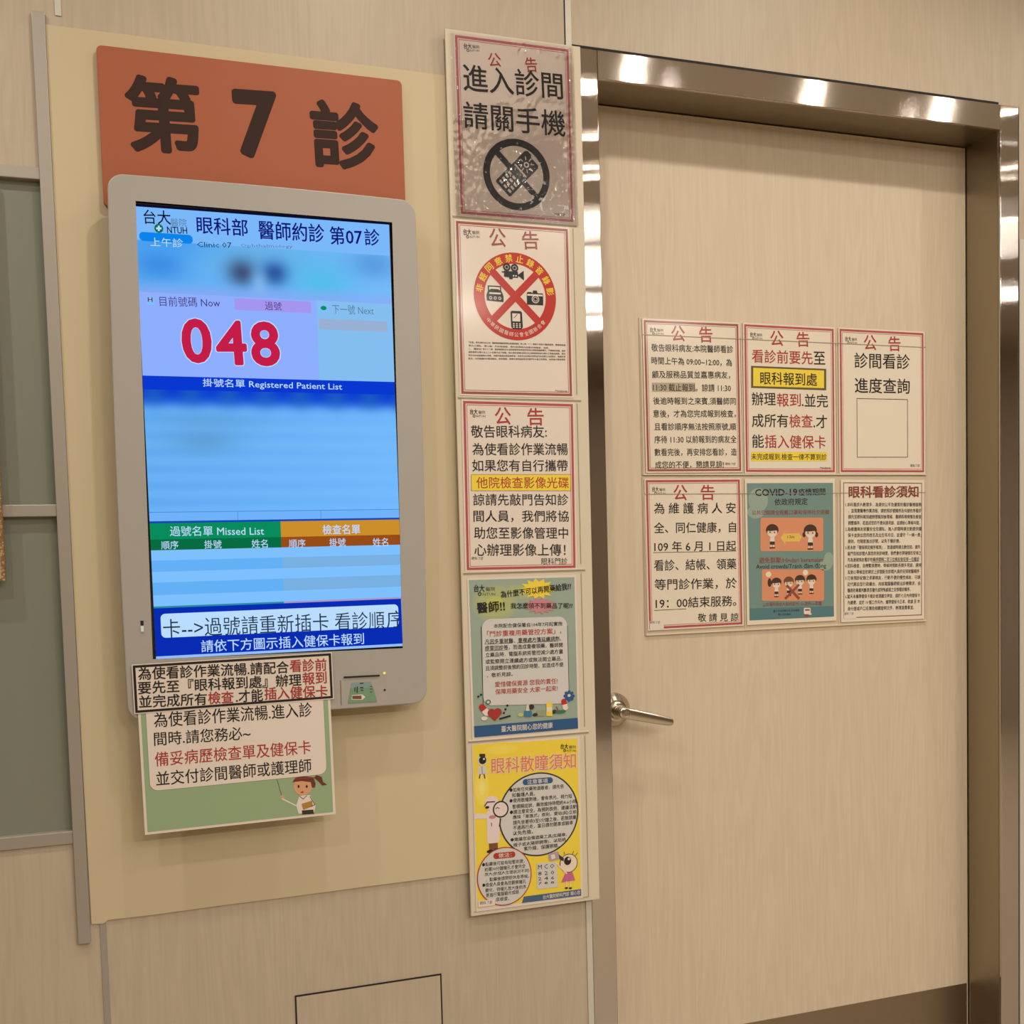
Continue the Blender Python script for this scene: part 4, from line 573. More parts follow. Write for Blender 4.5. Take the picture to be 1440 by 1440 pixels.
{"name":"screen","d":1.7525,"ctr":[0.1687,0.2074],"ang":0.002,"w":392.4,"h":697.4,"rec":[["R","screen_fields",1,"xsky",[[-196.2,348.7],[196.2,348.7],[196.2,-348.7],[-196.2,-348.7]],0],["R","screen_fields",2,"xblack",[[-196.2,348.7],[196.2,348.7],[196.2,344.5],[-196.2,344.5]],0],["R","screen_fields",2,"xhead",[[-196.2,344.5],[196.2,344.5],[196.2,215.5],[-196.2,215.5]],0],["B","screen_fields",3,0,0.078,1,0.19,"blurA"],["R","screen_fields",3,"xlav",[[-196.2,216.2],[73.0,216.2],[73.0,89.3],[-196.2,89.3]],0],["R","screen_fields",3,"xnext",[[73.0,216.2],[196.2,216.2],[196.2,89.3],[73.0,89.3]],0],["R","screen_fields",4,"xblue",[[-196.2,89.3],[196.2,89.3],[196.2,41.8],[-196.2,41.8]],0],["B","screen_fields",5,0,0.402,1,0.672,"blurB"],["R","screen_fields",4,"xrow",[[-196.2,-119.9],[196.2,-119.9],[196.2,-134.6],[-196.2,-134.6]],0],["R","screen_fields",5,"xblueD",[[-196.2,-134.2],[196.2,-134.2],[196.2,-137.4],[-196.2,-137.4]],0],["R","screen_fields",5,"xblueM",[[-64.0,-119.9],[-63.2,-119.9],[-63.2,-134.6],[-64.0,-134.6]],0],["R","screen_fields",5,"xblueM",[[66.7,-119.9],[67.5,-119.9],[67.5,-134.6],[66.7,-134.6]],0],["R","screen_fields",5,"xblueM",[[-196.2,-119.9],[196.2,-119.9],[196.2,-121.0],[-196.2,-121.0]],0],["R","screen_fields",4,"xgreen",[[-196.2,-137.4],[2.4,-137.4],[2.4,-162.5],[-196.2,-162.5]],0],["R","screen_fields",4,"xorange",[[2.4,-137.4],[196.2,-137.4],[196.2,-162.5],[2.4,-162.5]],0],["R","screen_fields",4,"xgreenD",[[-196.2,-162.5],[2.4,-162.5],[2.4,-179.2],[-196.2,-179.2]],0],["R","screen_fields",4,"xbrown",[[2.4,-162.5],[196.2,-162.5],[196.2,-179.2],[2.4,-179.2]],0],["R","screen_fields",4,"xlt",[[-196.2,-179.2],[2.4,-179.2],[2.4,-195.3],[-196.2,-195.3]],0],["R","screen_fields",4,"xlt",[[2.4,-179.2],[196.2,-179.2],[196.2,-195.3],[2.4,-195.3]],0],["R","screen_fields",4,"xltD",[[-196.2,-195.3],[2.4,-195.3],[2.4,-212.7],[-196.2,-212.7]],0],["R","screen_fields",4,"xgrD",[[2.4,-195.3],[196.2,-195.3],[196.2,-212.7],[2.4,-212.7]],0],["R","screen_fields",4,"xlt",[[-196.2,-212.7],[2.4,-212.7],[2.4,-229.4],[-196.2,-229.4]],0],["R","screen_fields",4,"xlt",[[2.4,-212.7],[196.2,-212.7],[196.2,-229.4],[2.4,-229.4]],0],["R","screen_fields",4,"xltD",[[-196.2,-229.4],[2.4,-229.4],[2.4,-249.0],[-196.2,-249.0]],0],["R","screen_fields",4,"xgrD",[[2.4,-229.4],[196.2,-229.4],[196.2,-249.0],[2.4,-249.0]],0],["R","screen_fields",4,"xlt",[[-196.2,-249.0],[2.4,-249.0],[2.4,-266.4],[-196.2,-266.4]],0],["R","screen_fields",4,"xlt",[[2.4,-249.0],[196.2,-249.0],[196.2,-266.4],[2.4,-266.4]],0],["R","screen_fields",4,"xteal",[[-196.2,-266.4],[2.4,-266.4],[2.4,-269.2],[-196.2,-269.2]],0],["R","screen_fields",4,"xpink",[[2.4,-266.4],[196.2,-266.4],[196.2,-269.2],[2.4,-269.2]],0],["R","screen_fields",5,"xblueF",[[-196.2,-269.2],[196.2,-269.2],[196.2,-344.5],[-196.2,-344.5]],0],["R","screen_fields",5,"xline",[[-196.2,-344.5],[196.2,-344.5],[196.2,-348.7],[-196.2,-348.7]],0],["R","screen_fields",6,"xmarq",[[-186.8,-278.3],[189.1,-278.3],[189.1,-315.9],[-186.8,-315.9]],7],
["T","screen_emblem",6,"xblack","台大",-184.0,329.8,-144.5,330.9,21.6,0.01],
["T","screen_emblem",6,"xgrey","醫院",-144.8,324.1,-121.3,325.1,12.0,0],
["T","screen_emblem",6,"xdgrey","NTUH",-150.8,312.2,-121.0,313.1,10.5,0.03],["E","screen_emblem",6,"xgreenD",-162.6,313.6,6.5,6.7,0,0,360],["P","screen_emblem",7,"xmarq",[[-163.8,317.6],[-161.0,317.8],[-161.3,309.6],[-164.2,309.4]]],["P","screen_emblem",7,"xmarq",[[-166.5,314.8],[-158.6,315.3],[-158.7,312.3],[-166.6,311.8]]],
["T","title_lettering",6,"xnavy","眼科部",-106.7,323.1,-29.5,323.6,26.6,0.014],
["T","title_lettering",6,"xnavy","醫師約診",-13.7,322.0,90.0,322.9,29.4,0.014],
["T","title_lettering",6,"xnavy","第",98.6,320.8,122.4,321.6,29.0,0.014],
["T","title_lettering",6,"xnavy","07",124.3,319.8,151.2,320.8,21.3,0.02],
["T","title_lettering",6,"xnavy","診",154.5,321.8,179.7,322.7,27.0,0.014],["R","screen_fields",6,"xpill",[[-191.5,306.8],[-113.4,306.8],[-113.4,293.2],[-191.5,293.2]],6],
["T","status_label",7,"xmarq","上午診",-176.0,292.6,-128.1,293.5,13.5,0.004],
["T","status_label",6,"xdgrey","Clinic 07",-107.3,293.0,-55.4,295.2,8.3,0],
["T","status_label",6,"xgrey","Ophthalmology",-41.9,294.9,39.0,298.6,6.9,0],["R","screen_fields",6,"xlt",[[-184.7,210.6],[-174.6,210.6],[-174.6,197.3],[-184.7,197.3]],1],
["T","status_label",7,"xmaroon","H",-183.6,205.1,-176.4,205.0,7.5,0.04],
["T","status_label",6,"xplum","目前號碼 Now",-166.4,203.3,-76.7,205.4,15.1,0],["R","screen_fields",6,"xviolet",[[-54.9,213.4],[64.4,213.4],[64.4,195.3],[-54.9,195.3]],2],
["T","status_label",7,"xplum","過號",-8.2,204.0,17.9,204.1,13.2,0],["R","screen_fields",6,"xlt",[[77.8,210.4],[90.7,210.4],[90.7,198.1],[77.8,198.1]],1],["E","screen_fields",7,"xgreen",84.2,204.5,4.8,3.5,0,0,360],
["T","status_label",6,"xgrey","下一號 Next",98.1,203.5,165.6,204.3,15.1,0],["R","screen_fields",6,"xgbar",[[75.7,187.6],[187.6,187.6],[187.6,170.2],[75.7,170.2]],2],
["T","queue_number",6,"xmarq","0",-138.3,143.9,-90.4,145.7,72.2,0.06],
["T","queue_number",7,"xred","0",-136.9,144.0,-91.9,145.5,69.2,0.045],
["T","queue_number",6,"xmarq","4",-87.6,142.8,-37.3,144.6,73.0,0.06],
["T","queue_number",7,"xred","4",-86.1,142.8,-38.8,144.3,69.9,0.045],
["T","queue_number",6,"xmarq","8",-34.3,143.2,13.6,144.9,73.7,0.06],
["T","queue_number",7,"xred","8",-32.8,143.2,12.0,144.6,70.6,0.045],
["T","status_label",6,"xmarq","掛號名單 Registered Patient List",-108.1,79.9,109.3,78.9,14.8,0.006],
["T","table_label",6,"xmarq","過號名單 Missed List",-167.2,-149.9,-24.1,-151.8,15.5,0.004],
["T","table_label",6,"xmarq","檢查名單",69.1,-151.9,130.3,-152.2,16.1,0.012],
["T","table_label",6,"xmarq","順序",-180.9,-171.5,-155.3,-171.3,13.0,0.004],
["T","table_label",6,"xmarq","掛號",-116.6,-171.8,-90.4,-172.0,13.2,0.004],
["T","table_label",6,"xmarq","姓名",-44.1,-172.2,-19.2,-172.4,13.4,0.004],
["T","table_label",6,"xmarq","順序",14.2,-173.1,40.5,-173.3,13.5,0.004],
["T","table_label",6,"xmarq","掛號",79.1,-173.0,105.6,-173.2,13.7,0.004],
["T","table_label",6,"xmarq","姓名",150.4,-174.1,176.0,-174.3,13.9,0.004],
["T","ticker_line",7,"xink","卡-->過號請重新插卡 看診順",-183.8,-301.3,165.5,-303.2,29.4,0],
["T","ticker_line",7,"xink","序",168.9,-302.9,199.3,-303.0,28.9,0],["R","screen_fields",8.5,"xblueF",[[189.1,-269.2],[196.2,-269.2],[196.2,-320.8],[189.1,-320.8]],0],["R","screen_fields",9.3,"xline",[[194.4,-269.2],[196.2,-269.2],[196.2,-348.7],[194.4,-348.7]],0],
["T","ticker_line",7,"xmarq","請依下方圖示插入健保卡報到",-128.3,-332.1,129.8,-332.7,19.2,0.006]]},
{"name":"sign","d":1.788,"ctr":[0.1637,0.68],"ang":0.0,"w":474.0,"h":242.0,"rec":[["T","lettering",2,"signink","第",-198.6,23.8,-87.0,27.8,117.5,0.04],
["T","lettering",2,"signink","7",-37.3,24.0,32.7,26.7,107.2,0.06],
["T","lettering",2,"signink","診",83.4,20.5,195.6,23.5,110.0,0.04]]},
{"name":"card","d":1.7525,"ctr":[0.2991,-0.2106],"ang":0.0,"w":74.6,"h":46.8,"rec":[["P","card_picture",1,"cardblue",[[-19.8,14.0],[12.1,15.0],[21.7,-19.6],[-26.9,-19.2]]],["P","card_picture",2,"cardgreen",[[-21.3,5.2],[15.4,4.7],[21.7,-19.6],[-26.9,-19.2]]],["P","card_picture",3,"paper",[[-19.9,-6.1],[-2.8,-6.0],[2.3,-10.5],[-3.1,-14.9],[-20.8,-13.7]]],["P","card_picture",4,"brown",[[-19.4,-7.3],[-4.1,-7.7],[-4.3,-13.7],[-19.6,-12.6]]],["L","card_picture",4,"dgrey",[[-14.8,6.0],[-15.0,0.1]],1.5],["L","card_picture",4,"dgrey",[[-10.7,6.3],[-11.5,-1.9]],2],["L","card_picture",4,"dgrey",[[-5.4,5.4],[-1.8,5.2]],2],["L","card_picture",4,"dgrey",[[-4.9,1.2],[-1.4,1.1]],1.4],["L","card_picture",4,"dgrey",[[-5.7,12.5],[-1.0,12.6]],1.6],["L","card_picture",4,"dgrey",[[10.7,6.7],[13.6,6.8]],1],["L","card_picture",4,"dgrey",[[10.5,2.0],[13.5,2.1]],1],["L","card_picture",4,"dgrey",[[10.3,-2.7],[13.3,-2.7]],1]]}]''')
SH = {d['name']: d for d in DATA}
_cu = bpy.data.curves.new('lettering_source', 'FONT')
_to = bpy.data.objects.new('lettering_source', _cu)
COL.objects.link(_to)
_tc = {}
def glyphs(text, bold, res):
    k = (text, bold, res)
    if k not in _tc:
        _cu.body = text; _cu.offset = bold; _cu.resolution_u = res
        bpy.context.view_layer.update()
        ev = _to.evaluated_get(bpy.context.evaluated_depsgraph_get())
        me = ev.to_mesh()
        vs = [(v.co.x, v.co.y) for v in me.vertices]; fs = [tuple(p.vertices) for p in me.polygons]
        ev.to_mesh_clear()
        _tc[k] = (vs, fs)
    return _tc[k]

LAY = .00012
class Print:
    def __init__(s): s.parts = {}; s.order = []
    def add(s, part, col, lay, pts, faces):
        if part not in s.parts: s.parts[part] = ([], [], [], [])
        V, F, MI, C = s.parts[part]
        if col not in C: C.append(col)
        n = len(V); V += [(x / 1000, -lay * LAY, z / 1000) for x, z in pts]
        for f in faces:
            a = 0.0
            for i in range(len(f)):
                x1, z1 = pts[f[i]]; x2, z2 = pts[f[(i + 1) % len(f)]]; a += x1 * z2 - x2 * z1
            f = tuple(n + i for i in (f if a > 0 else reversed(f)))
            F.append(f); MI.append(C.index(col))
    def rec(s, r, own=False):
        k, part, lay, col = r[:4]
        if part in ('heading_character', 'table_label', 'status_label', 'ticker_line') and not own:
            s.n = getattr(s, 'n', 0) + 1; s.own = getattr(s, 'own', []) + [(s.n, r)]
            return
        if isinstance(col, list): col = tuple(col)
        s.n = getattr(s, 'n', 0) + 1; lay = lay + (s.n % 6) * .07
        if k == 'T':
            text, ax, az, bx, bz, h, bold = r[4:]
            vs, fs = glyphs(text, 0.0, 4 if h > 25 else (2 if h > 9 else 1))
            if not vs: return
            xs = [v[0] for v in vs]; ys = [v[1] for v in vs]
            x0, x1, y0, y1 = min(xs), max(xs), min(ys), max(ys)
            L = math.hypot(bx - ax, bz - az); c, q = (bx - ax) / L, (bz - az) / L
            sx = L / (x1 - x0); sy = h / (y1 - y0)
            dd = bold * h * .8                      # bolder strokes: the same glyphs laid again around themselves
            sx *= (L - 2 * dd) / L; sy *= (h - 2 * dd) / h
            ncp = 0 if not bold else (16 if bold >= .03 and h > 25 else (8 if h > 12 else 4))
            sh = [(0, 0)] + [(math.cos(2 * math.pi * (i + .5) / ncp), math.sin(2 * math.pi * (i + .5) / ncp)) for i in range(ncp)]
            for i, (ox, oy) in enumerate(sh):
                pts = []
                for x, y in vs:
                    u = dd + (x - x0) * sx + ox * dd; v = (y - (y0 + y1) / 2) * sy + oy * dd
                    pts.append((ax + u * c - v * q, az + u * q + v * c))
                s.add(part, col, lay + .035 * i, pts, fs)
        elif k == 'P':
            s.add(part, col, lay, r[4], [tuple(range(len(r[4])))])
        elif k == 'R':
            Q, rad = r[4], r[5]
            if rad <= 0:
                s.add(part, col, lay, Q, [(0, 1, 2, 3)])
            else:
                pts = []
                for i in range(4):
                    p, a, b = Vector(Q[i]), Vector(Q[i - 1]), Vector(Q[(i + 1) % 4])
                    p0 = p + (a - p).normalized() * rad; p1 = p + (b - p).normalized() * rad
                    for j in range(7):
                        t = j / 6; m = .45
                        c0 = p0 + (p - p0) * (1 - m); c1 = p1 + (p - p1) * (1 - m)
                        z = p0 * (1 - t) ** 3 + c0 * 3 * t * (1 - t) ** 2 + c1 * 3 * t * t * (1 - t) + p1 * t ** 3
                        pts.append((z.x, z.y))
                s.add(part, col, lay, pts, [tuple(range(len(pts)))])
        elif k == 'E':
            cx, cz, rx, rz, inner, a0, a1 = r[4:]
            n = 64 if rx > 25 else 32 if rx > 6 else 16
            ring = [(cx + rx * math.cos(2 * math.pi * i / n), cz + rz * math.sin(2 * math.pi * i / n)) for i in range(n)]
            if not inner:
                s.add(part, col, lay, ring, [tuple(range(n))])
            else:
                ri = [(cx + (x - cx) * inner, cz + (z - cz) * inner) for x, z in ring]
                s.add(part, col, lay, ring + ri, [(i, (i + 1) % n, n + (i + 1) % n, n + i) for i in range(n)])
        elif k == 'L':
            P, w_ = r[4], r[5]
            for (x0, z0), (x1, z1) in zip(P, P[1:]):
                d = math.hypot(x1 - x0, z1 - z0) or 1; ux, uz = (x1 - x0) / d * w_ / 2, (z1 - z0) / d * w_ / 2
                s.add(part, col, lay, [(x0 - ux - uz, z0 - uz + ux), (x0 - ux + uz, z0 - uz - ux), (x1 + ux + uz, z1 + uz - ux), (x1 + ux - uz, z1 + uz + ux)], [(0, 1, 2, 3)])
        elif k == 'F':
            w2, h2, t = r[4:]
            pts = [(-w2, -h2), (w2, -h2), (w2, h2), (-w2, h2), (-w2 + t, -h2 + t), (w2 - t, -h2 + t), (w2 - t, h2 - t), (-w2 + t, h2 - t)]
            s.add(part, col, lay, pts, [(0, 1, 5, 4), (1, 2, 6, 5), (2, 3, 7, 6), (3, 0, 4, 7)])
    def build(s, parent, names=None):
        for r in getattr(s, 'own', []):                 # each of these is a part of its own
            p = Print(); p.n = r[0]; p.rec(r[1], True); p.build(parent)
        out = {}
        for part, (V, F, MI, C) in s.parts.items():
            out[part] = obj((names or {}).get(part, part), V, F, [ink(c) for c in C], parent, MI)
        return out

def place(d, extra=0.0):
    """the empty that carries a printed sheet, at the centre of its print on its own plane"""
    return empty('x', (d['ctr'][0], d['d'] - 1.8 + extra, EYE + d['ctr'][1]), -d['ang'])

def notice(key, name, label, cat, group=None, margin=(3, 3, 3, 3), paper=None):
    d = SH[key]; e = place(d); e.name = name
    l, r, t, b = margin; w2, h2 = d['w'] / 2, d['h'] / 2
    Mesh().box((-w2 - l) / 1000, (w2 + r) / 1000, -.00006, .0006, (-h2 - b) / 1000, (h2 + t) / 1000).build('paper_sheet', paper or MPAPER, e)
    p = Print()
    for r_ in d['rec']: p.rec(r_)
    p.build(e)
    return tag(e, label, cat, group)

# ------------------------------------------------------------------ room sign above the display
d = SH['sign']; sg = place(d); sg.name = 'room_sign'
out = rounded(d['w'] / 1000, d['h'] / 1000, .008)
Mesh().loft([[(x, y, z) for x, z in out] for y in (0, .009)]).build('sign_plate', MSIGN, sg, bevel=.001)
p = Print()
for r_ in d['rec']:
    p = Print(); r_ = list(r_); r_[1] = 'character'; p.rec(r_); p.build(sg)
tag(sg, 'orange room sign with dark rounded lettering above the lit display', 'sign')

# ------------------------------------------------------------------ queue display
S = SH['screen']
qd = empty('queue_display', (.1689, S['d'] - 1.8, EYE + .1795), math.radians(.45))
rot = math.radians(.45)
bw, bh = .474, .833
def outline(k, dz=0.0, r=.022): return [(x * k[0], z * k[1] + dz) for x, z in rounded(bw, bh, r, 8, .0042)]
base = outline((1, 1))
def ring(y, inset): return [(x - math.copysign(min(abs(x), inset), x) if False else x * (1 - 2 * inset / bw), y, z * (1 - 2 * inset / bh)) for x, z in base]
sw, sh_ = S['w'] / 1000 + .003, S['h'] / 1000 + .003
sx, sz = S['ctr'][0] - .1689, S['ctr'][1] - .1795
hs = Mesh()
hs.loft([ring(.0325, .045), ring(.029, .020), ring(.010, .003), ring(.003, .0), ring(.0008, .0006), ring(.0003, .0018)], cap=False)
n = len(base); lo = 5 * n
# front face with the opening for the panel
hole = [(sx + a * sw / 2, .0003, sz + b * sh_ / 2) for a, b in ((-1, -1), (1, -1), (1, 1), (-1, 1))]
hb = len(hs.v); hs.v += hole + [(x, .006, z) for x, y, z in hole]
bm = bmesh.new()
bv = [bm.verts.new(hs.v[lo + i]) for i in range(n)]; hv = [bm.verts.new(q) for q in hole]
eds = [bm.edges.new((bv[i], bv[(i + 1) % n])) for i in range(n)] + [bm.edges.new((hv[i], hv[(i + 1) % 4])) for i in range(4)]
bmesh.ops.triangle_fill(bm, edges=eds, use_beauty=True)
bm.verts.index_update()
idx = {v: (lo + i) for i, v in enumerate(bv)}; idx.update({v: hb + i for i, v in enumerate(hv)})
for f in bm.faces: hs.f.append(tuple(idx[v] for v in f.verts)); hs.mi.append(0)
bm.free()
for i in range(4):
    j = (i + 1) % 4; hs.f.append((hb + i, hb + j, hb + 4 + j, hb + 4 + i)); hs.mi.append(1)
hs.f.append(tuple(reversed(range(n)))); hs.mi.append(0)
hs.build('housing', [MBODY, MDARK], qd)
# wall bracket behind
Mesh().box(-.13, .13, .0325, .0444, -.2, .2).build('wall_bracket', MBODYD, qd)
scr = empty('screen', (sx, .0022, sz), S['ang'] - 0.0); scr.parent = qd; scr.rotation_euler = (0, -S['ang'] - rot, 0)
Mesh().box(-sw / 2 + .0003, sw / 2 - .0003, .0002, .003, -sh_ / 2 + .0003, sh_ / 2 - .0003).build('panel', MDARK, scr)

def blur_band(u0, v0, u1, v1, fn, lay, nx, nz):
    w_, h_ = S['w'] / 1000, S['h'] / 1000
    V = []; F = []; C = []
    for j in range(nz + 1):
        for i in range(nx + 1):
            s_, t = i / nx, j / nz
            V.append((-w_ / 2 + w_ * (u0 + (u1 - u0) * s_), -lay * LAY, h_ / 2 - h_ * (v0 + (v1 - v0) * t))); C.append(fn(s_, t))
    for j in range(nz):
        for i in range(nx):
            a = j * (nx + 1) + i; F.append((a + nx + 1, a + nx + 2, a + 1, a))
    m = bpy.data.materials.new('screen_blurred_rows'); m.use_nodes = True; nt = m.node_tree; nt.nodes.remove(nt.nodes['Principled BSDF'])
    e = nt.nodes.new('ShaderNodeEmission'); at = nt.nodes.new('ShaderNodeVertexColor'); at.layer_name = 'col'
    nt.links.new(at.outputs[0], e.inputs[0]); nt.links.new(e.outputs[0], nt.nodes['Material Output'].inputs[0])
    o = obj('blurred_rows', V, F, m, scr)
    ca = o.data.color_attributes.new('col', 'FLOAT_COLOR', 'POINT')
    for i, c in enumerate(C): ca.data[i].color = lin(c)
    return o
def mix(a, b, t): return tuple(x + (y - x) * max(0, min(1, t)) for x, y in zip(a, b))
def g2(s_, t, cs, ct, ws, wt): return math.exp(-((s_ - cs) / ws) ** 2 - ((t - ct) / wt) ** 2)
def blurA(s_, t):
    c = mix((92, 172, 244), (118, 188, 250), s_)
    c = mix(c, (104, 178, 234), g2(s_, t, .45, .2, .3, .4))
    c = mix(c, (60, 140, 228), g2(s_, t, .08, .42, .1, .34)); c = mix(c, (70, 158, 240), g2(s_, t, .1, .0, .16, .3))
    c = mix(c, (62, 84, 120), 1.0 * g2(s_, t, .395, .52, .058, .27)); c = mix(c, (44, 84, 156), 1.05 * g2(s_, t, .525, .5, .055, .24))
    c = mix(c, (138, 190, 240), .7 * g2(s_, t, .46, .75, .03, .3))
    c = mix(c, (84, 190, 232), .9 * g2(s_, t, .71, .62, .12, .4)); c = mix(c, (84, 150, 220), .8 * g2(s_, t, .93, .2, .1, .3))
    return mix(c, (140, 168, 244), .75 * max(0, t - .72) / .28)
def blurB(s_, t):
    top = mix((10, 62, 206), (24, 84, 196), .5 + .5 * math.sin(s_ * 44))
    c = mix((98, 170, 240), (112, 184, 252), s_)
    edge = .115 + .009 * math.sin(s_ * 44)
    k = 1 / (1 + math.exp(-(t - edge) * 38))
    c = mix(c, (122, 192, 254), .35 * (.5 + .5 * math.sin(t * 46)))
    c = mix(c, (92, 156, 206), .75 * g2(s_, t, .22, .42, .13, .1)); c = mix(c, (94, 158, 210), .5 * g2(s_, t, .25, .25, .2, .08))
    return mix(top, c, k)
p = Print()
for r_ in S['rec']:
    if r_[0] == 'B':
        _, part, lay, u0, v0, u1, v1, fn = r_
        blur_band(u0, v0, u1, v1, blurA if fn == 'blurA' else blurB, lay, 110, 40 if fn == 'blurA' else 80)
    else: p.rec(r_)
p.build(scr)
# card reader: slot, printed card, groove lines, lamp, sensor, tabs
def loc(x, z, y=0.0): return (x - .1689, y, z - .1795)
cr_ = empty('card_reader', loc(.297, -.21)); cr_.parent = qd
Mesh().box(-.0305, .0290, -.0012, 0, .0222, .0247).build('card_slot', MDARK, cr_)
gm = Mesh(); gm.box(-.0362, -.0354, -.0004, .0, -.0225, .0185);
gm.build('flap_gap', mat('groove_shade', (.15, .125, .10), .7), cr_)
C = SH['card']; p = Print()
for r_ in C['rec']: p.rec(r_)
cp = p.build(qd)['card_picture']; cp.location = loc(C['ctr'][0], C['ctr'][1], -.0002); cp.rotation_euler = (0, -C['ang'], 0)
bm_ = Mesh(); bm_.loft([[(.0022 * k * math.cos(a * math.pi / 8), y, .0022 * k * math.sin(a * math.pi / 8)) for a in range(16)] for y, k in ((0, 1), (-.0012, .9), (-.0019, .5))])
il = bm_.build('indicator_light', emit('indicator_glow', (246, 232, 96), 1.0), qd, loc=loc(.3343, -.1831)); tag(il, 'lit yellow indicator light')
Mesh().loft([[(.0017 * math.cos(a * math.pi / 8), y, .0017 * math.sin(a * math.pi / 8)) for a in range(16)] for y in (0, -.0004)]).build('sensor_hole', MDARK, qd, loc=loc(.3340, -.2113))
ms = empty('memory_slot', loc(-.0427, -.0897)); ms.parent = qd
Mesh().box(-.0022, .0022, -.0004, 0, .0, .0075).build('slot_opening', MDARK, ms)
Mesh().box(-.0022, .0022, -.0012, 0, -.0095, -.0005).build('white_plug', mat('white_plug', (.7, .78, .8), .4), ms)
for x in (.357, .3615, .3745):
    Mesh().box(-.0012, .0012, -.003, .003, -.006, 0).build('cable_tab', MBODYD, qd, loc=loc(x, -.2345, .022))
tag(qd, 'white wall display with a lit blue screen showing number 048', 'display')

# ------------------------------------------------------------------ notices on and under the display
notice('strip', 'sticker', 'white strip sticker with a thick black frame across the lower left of the display', 'sticker', margin=(1.6, 1.6, 1.6, 1.6), paper=MPAPER)
notice('bring', 'hanging_notice', 'green-bordered notice with a cartoon nurse hanging below the display', 'notice', margin=(0, 0, 0, 0))

# ------------------------------------------------------------------ tall notice holder beside the door
hb_ = empty('notice_board', (.5990, -.0155, EYE - .6270)); 
Mesh().box(-.1222, .1224, 0, .005, 0, 1.521).build('backing_board', MHOLD, hb_, bevel=.0012)
for x in (-.09, .05):
    for z in (.15, 1.37):
        Mesh().box(x - .015, x + .015, .005, .0126, z - .03, z + .03).build('mount_pad', MBODYD, hb_)
for zz in (.5855, .2800, -.0215, -.3155):
    z = zz + .6270
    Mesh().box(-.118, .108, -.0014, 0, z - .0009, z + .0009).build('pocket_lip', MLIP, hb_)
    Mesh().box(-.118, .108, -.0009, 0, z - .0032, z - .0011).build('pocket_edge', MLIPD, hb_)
for a, b in ((.0, .309), (.313, .603), (.607, .904), (.908, 1.21), (1.214, 1.515)):
    Mesh().box(.1000, .1010, -.0009, 0, a + .008, b - .004).build('pocket_side', MLIPD, hb_)
Mesh().box(-.1165, .1000, -.0009, 0, .0075, .0085).build('pocket_edge', MLIPD, hb_)
tag(hb_, 'tall cream notice board with five clear pockets left of the door frame', 'notice board')
G1 = 'notices in the tall board'
n1 = notice('phones', 'notice', 'notice with a crossed-out mobile phone in a shiny wrinkled sleeve, top of the tall board', 'notice', G1)
notice('recording', 'notice', 'notice with a red no-recording circle holding camera, radio and phone pictures', 'notice', G1)
notice('discs', 'notice', 'notice with large black text and one yellow highlighted line, middle of the tall board', 'notice', G1)
notice('medicine', 'poster', 'sage green poster with yellow and pink bursts and a dark blue foot band', 'poster', G1, margin=(3.5, 3.5, 3.5, 6))
notice('pupils', 'poster', 'bright yellow poster with a big white circle and eye cartoons', 'poster', G1, margin=(2, 4, 2, 4))
# the wrinkled clear sleeve of the top notice
MSL = bpy.data.materials.new('clear_sleeve'); MSL.use_nodes = True; nt = MSL.node_tree; nt.nodes.remove(nt.nodes['Principled BSDF'])
tr = nt.nodes.new('ShaderNodeBsdfTransparent'); tr.inputs[0].default_value = (.93, .915, .92, 1); gl = nt.nodes.new('ShaderNodeBsdfGlossy'); gl.inputs['Roughness'].default_value = .03
mx = nt.nodes.new('ShaderNodeMixShader'); fz = nt.nodes.new('ShaderNodeFresnel'); fz.inputs[0].default_value = 1.3
nt.links.new(fz.outputs[0], mx.inputs[0]); nt.links.new(tr.outputs[0], mx.inputs[1]); nt.links.new(gl.outputs[0], mx.inputs[2]); nt.links.new(mx.outputs[0], nt.nodes['Material Output'].inputs[0])
random.seed(4)
from mathutils import noise as mnoise
V = []; F = []; nx, nz = 110, 150; W_, H_ = .222, .306
for j in range(nz + 1):
    for i in range(nx + 1):
        x, z = -W_ / 2 + W_ * i / nx, -H_ / 2 + H_ * j / nz
        edge = min(i / nx, 1 - i / nx, j / nz, 1 - j / nz)
        q = mnoise.noise((x * 60, z * 42, 3.1)) * .0004 + mnoise.noise((x * 26 + z * 18, z * 22, 7.7)) * .0006 + mnoise.noise((x * 170, z * 110, .4)) * .00075
        crease = .10
        for cu_, cv_, ru, rv, k in ((-.42, -.12, .13, .13, 1.5), (-.30, .0, .18, .05, .8), (.44, -.06, .05, .16, 1.3), (-.36, -.36, .14, .10, .7), (.1, .47, .4, .03, 1.0), (.1, .16, .2, .04, .5), (0, -.47, .5, .03, .8), (.3, -.3, .2, .1, .3)):
            crease += k * math.exp(-((x / W_ - cu_) / ru) ** 2 - ((z / H_ - cv_) / rv) ** 2)
        V.append((x, -.0028 + q * 1.9 * crease + .0012 * max(0, 1 - edge * 22), z))
for j in range(nz):
    for i in range(nx):
        a = j * (nx + 1) + i; F.append((a, a + 1, a + nx + 2, a + nx + 1))
sl = obj('clear_sleeve', V, F, MSL, n1, smooth=True); tag(sl, 'wrinkled clear plastic sleeve with white glints')

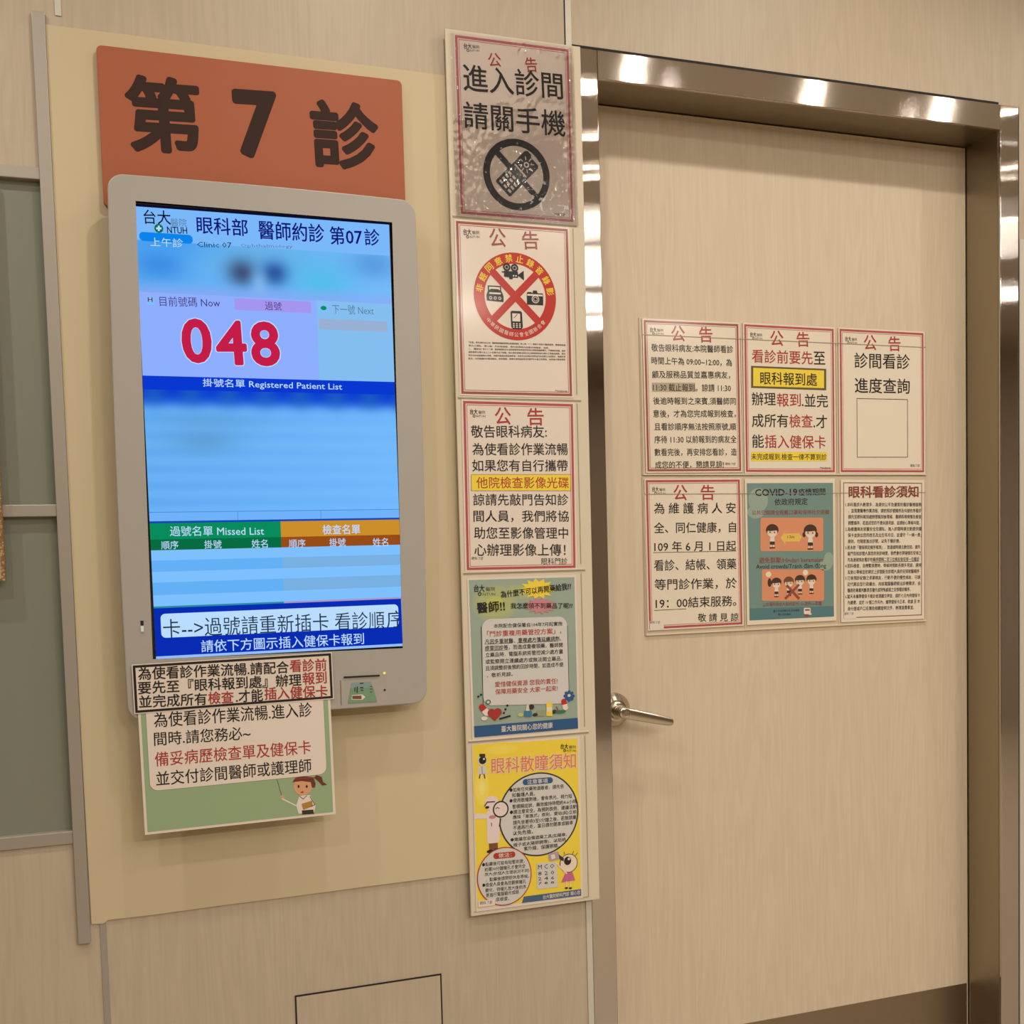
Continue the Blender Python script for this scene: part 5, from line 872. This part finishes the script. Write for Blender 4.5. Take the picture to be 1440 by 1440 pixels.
# ------------------------------------------------------------------ two notice holders on the door
def door_holder(z0, z1, x0, x1, label, lipz):
    e = empty('notice_holder', ((x0 + x1) / 2, .0951, EYE + z0)); ox = e.location.x
    Mesh().box(x0 - ox, x1 - ox, 0, .0017, 0, z1 - z0).build('backing_board', MHOLDC, e, bevel=.0008)
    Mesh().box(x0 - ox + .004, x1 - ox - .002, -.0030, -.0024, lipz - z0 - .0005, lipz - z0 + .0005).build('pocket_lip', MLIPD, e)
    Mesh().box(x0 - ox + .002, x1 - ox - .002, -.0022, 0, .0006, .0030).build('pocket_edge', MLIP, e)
    for x in (x0 + .003, x0 + .2205, x0 + .4415, x1 - .004):
        Mesh().box(x - ox - .0006, x - ox + .0006, -.0020, 0, .003, lipz - z0).build('pocket_side', MLIP, e)
    return tag(e, label, 'notice holder', 'notice holders on the door')
door_holder(.1550, .4570, .8740, 1.5385, 'clear holder for three notices on the door, the upper of two', .4240)
door_holder(-.1570, .1525, .8740, 1.5365, 'clear holder for three notices on the door, the lower of two', .1185)
G2 = 'notices on the door'
notice('hours', 'notice', 'red-framed notice of dense small text with a grey highlighted phrase, upper row beside the frame', 'notice', G2, paper=MPAPERW)
notice('checkin', 'notice', 'red-framed notice with a yellow box and red and black characters, upper row', 'notice', G2, paper=MPAPERW)
notice('progress', 'notice', 'red-framed notice with two text lines above an empty thin-lined square', 'notice', G2, paper=MPAPERW)
notice('closing', 'notice', 'red-framed notice with underlined date and time, lower row nearest the handle', 'notice', G2, paper=MPAPERW)
notice('distance', 'poster', 'teal poster with orange panels of masked cartoon people', 'poster', G2, margin=(5, 5, 9, 9), paper=MPAPERW)
notice('rules', 'notice', 'brown-framed notice of very small text lines, lower row on the far side', 'notice', G2, margin=(6, 6, 6, 8), paper=MPAPERW)

COL.objects.unlink(_to); bpy.data.objects.remove(_to); bpy.data.curves.remove(_cu)

# ------------------------------------------------------------------ ceiling downlights
MRING = mat('lamp_ring', (.55, .5, .44), .4)
MLENS = emit('lamp_lens', (255, 236, 205), 12.0)
proto = None
for i, (x, dist, watt) in enumerate(LAMPS):
    if proto is None:
        e = empty('ceiling_light', (x, -dist, CEIL)); proto = e
        rings = [[(r * math.cos(a * math.pi / 16), r * math.sin(a * math.pi / 16), z) for a in range(32)] for r, z in ((.085, .0195), (.085, .004), (.078, .0), (.066, .0), (.062, .002), (.042, .012))]
        Mesh().loft(rings, cap=False).build('ring', MRING, e)
        obj('lens', [(.042 * math.cos(a * math.pi / 16), .042 * math.sin(a * math.pi / 16), .010) for a in range(32)], [tuple(range(32))], MLENS, e)
    else:
        e = proto.copy(); link(e); e.location = (x, -dist, CEIL)
        for ch in list(proto.children):
            if ch.type == 'MESH':
                c = ch.copy(); link(c); c.parent = e
    tag(e, 'round recessed ceiling downlight above the corridor, in a set with added fill lamps', 'ceiling light', 'ceiling downlights')
    ld = bpy.data.lights.new('lamp', 'AREA'); ld.shape = 'DISK'; ld.size = .40 if dist > 2.5 else .05; ld.energy = watt; ld.color = LAMP_COLOR; ld.spread = math.radians(160 if dist < 1 else 172)  # far disks made wider than their rings for soft, dim fill
    lo_ = link(bpy.data.objects.new('lamp', ld)); lo_.location = (0, 0, -.002); lo_.parent = e
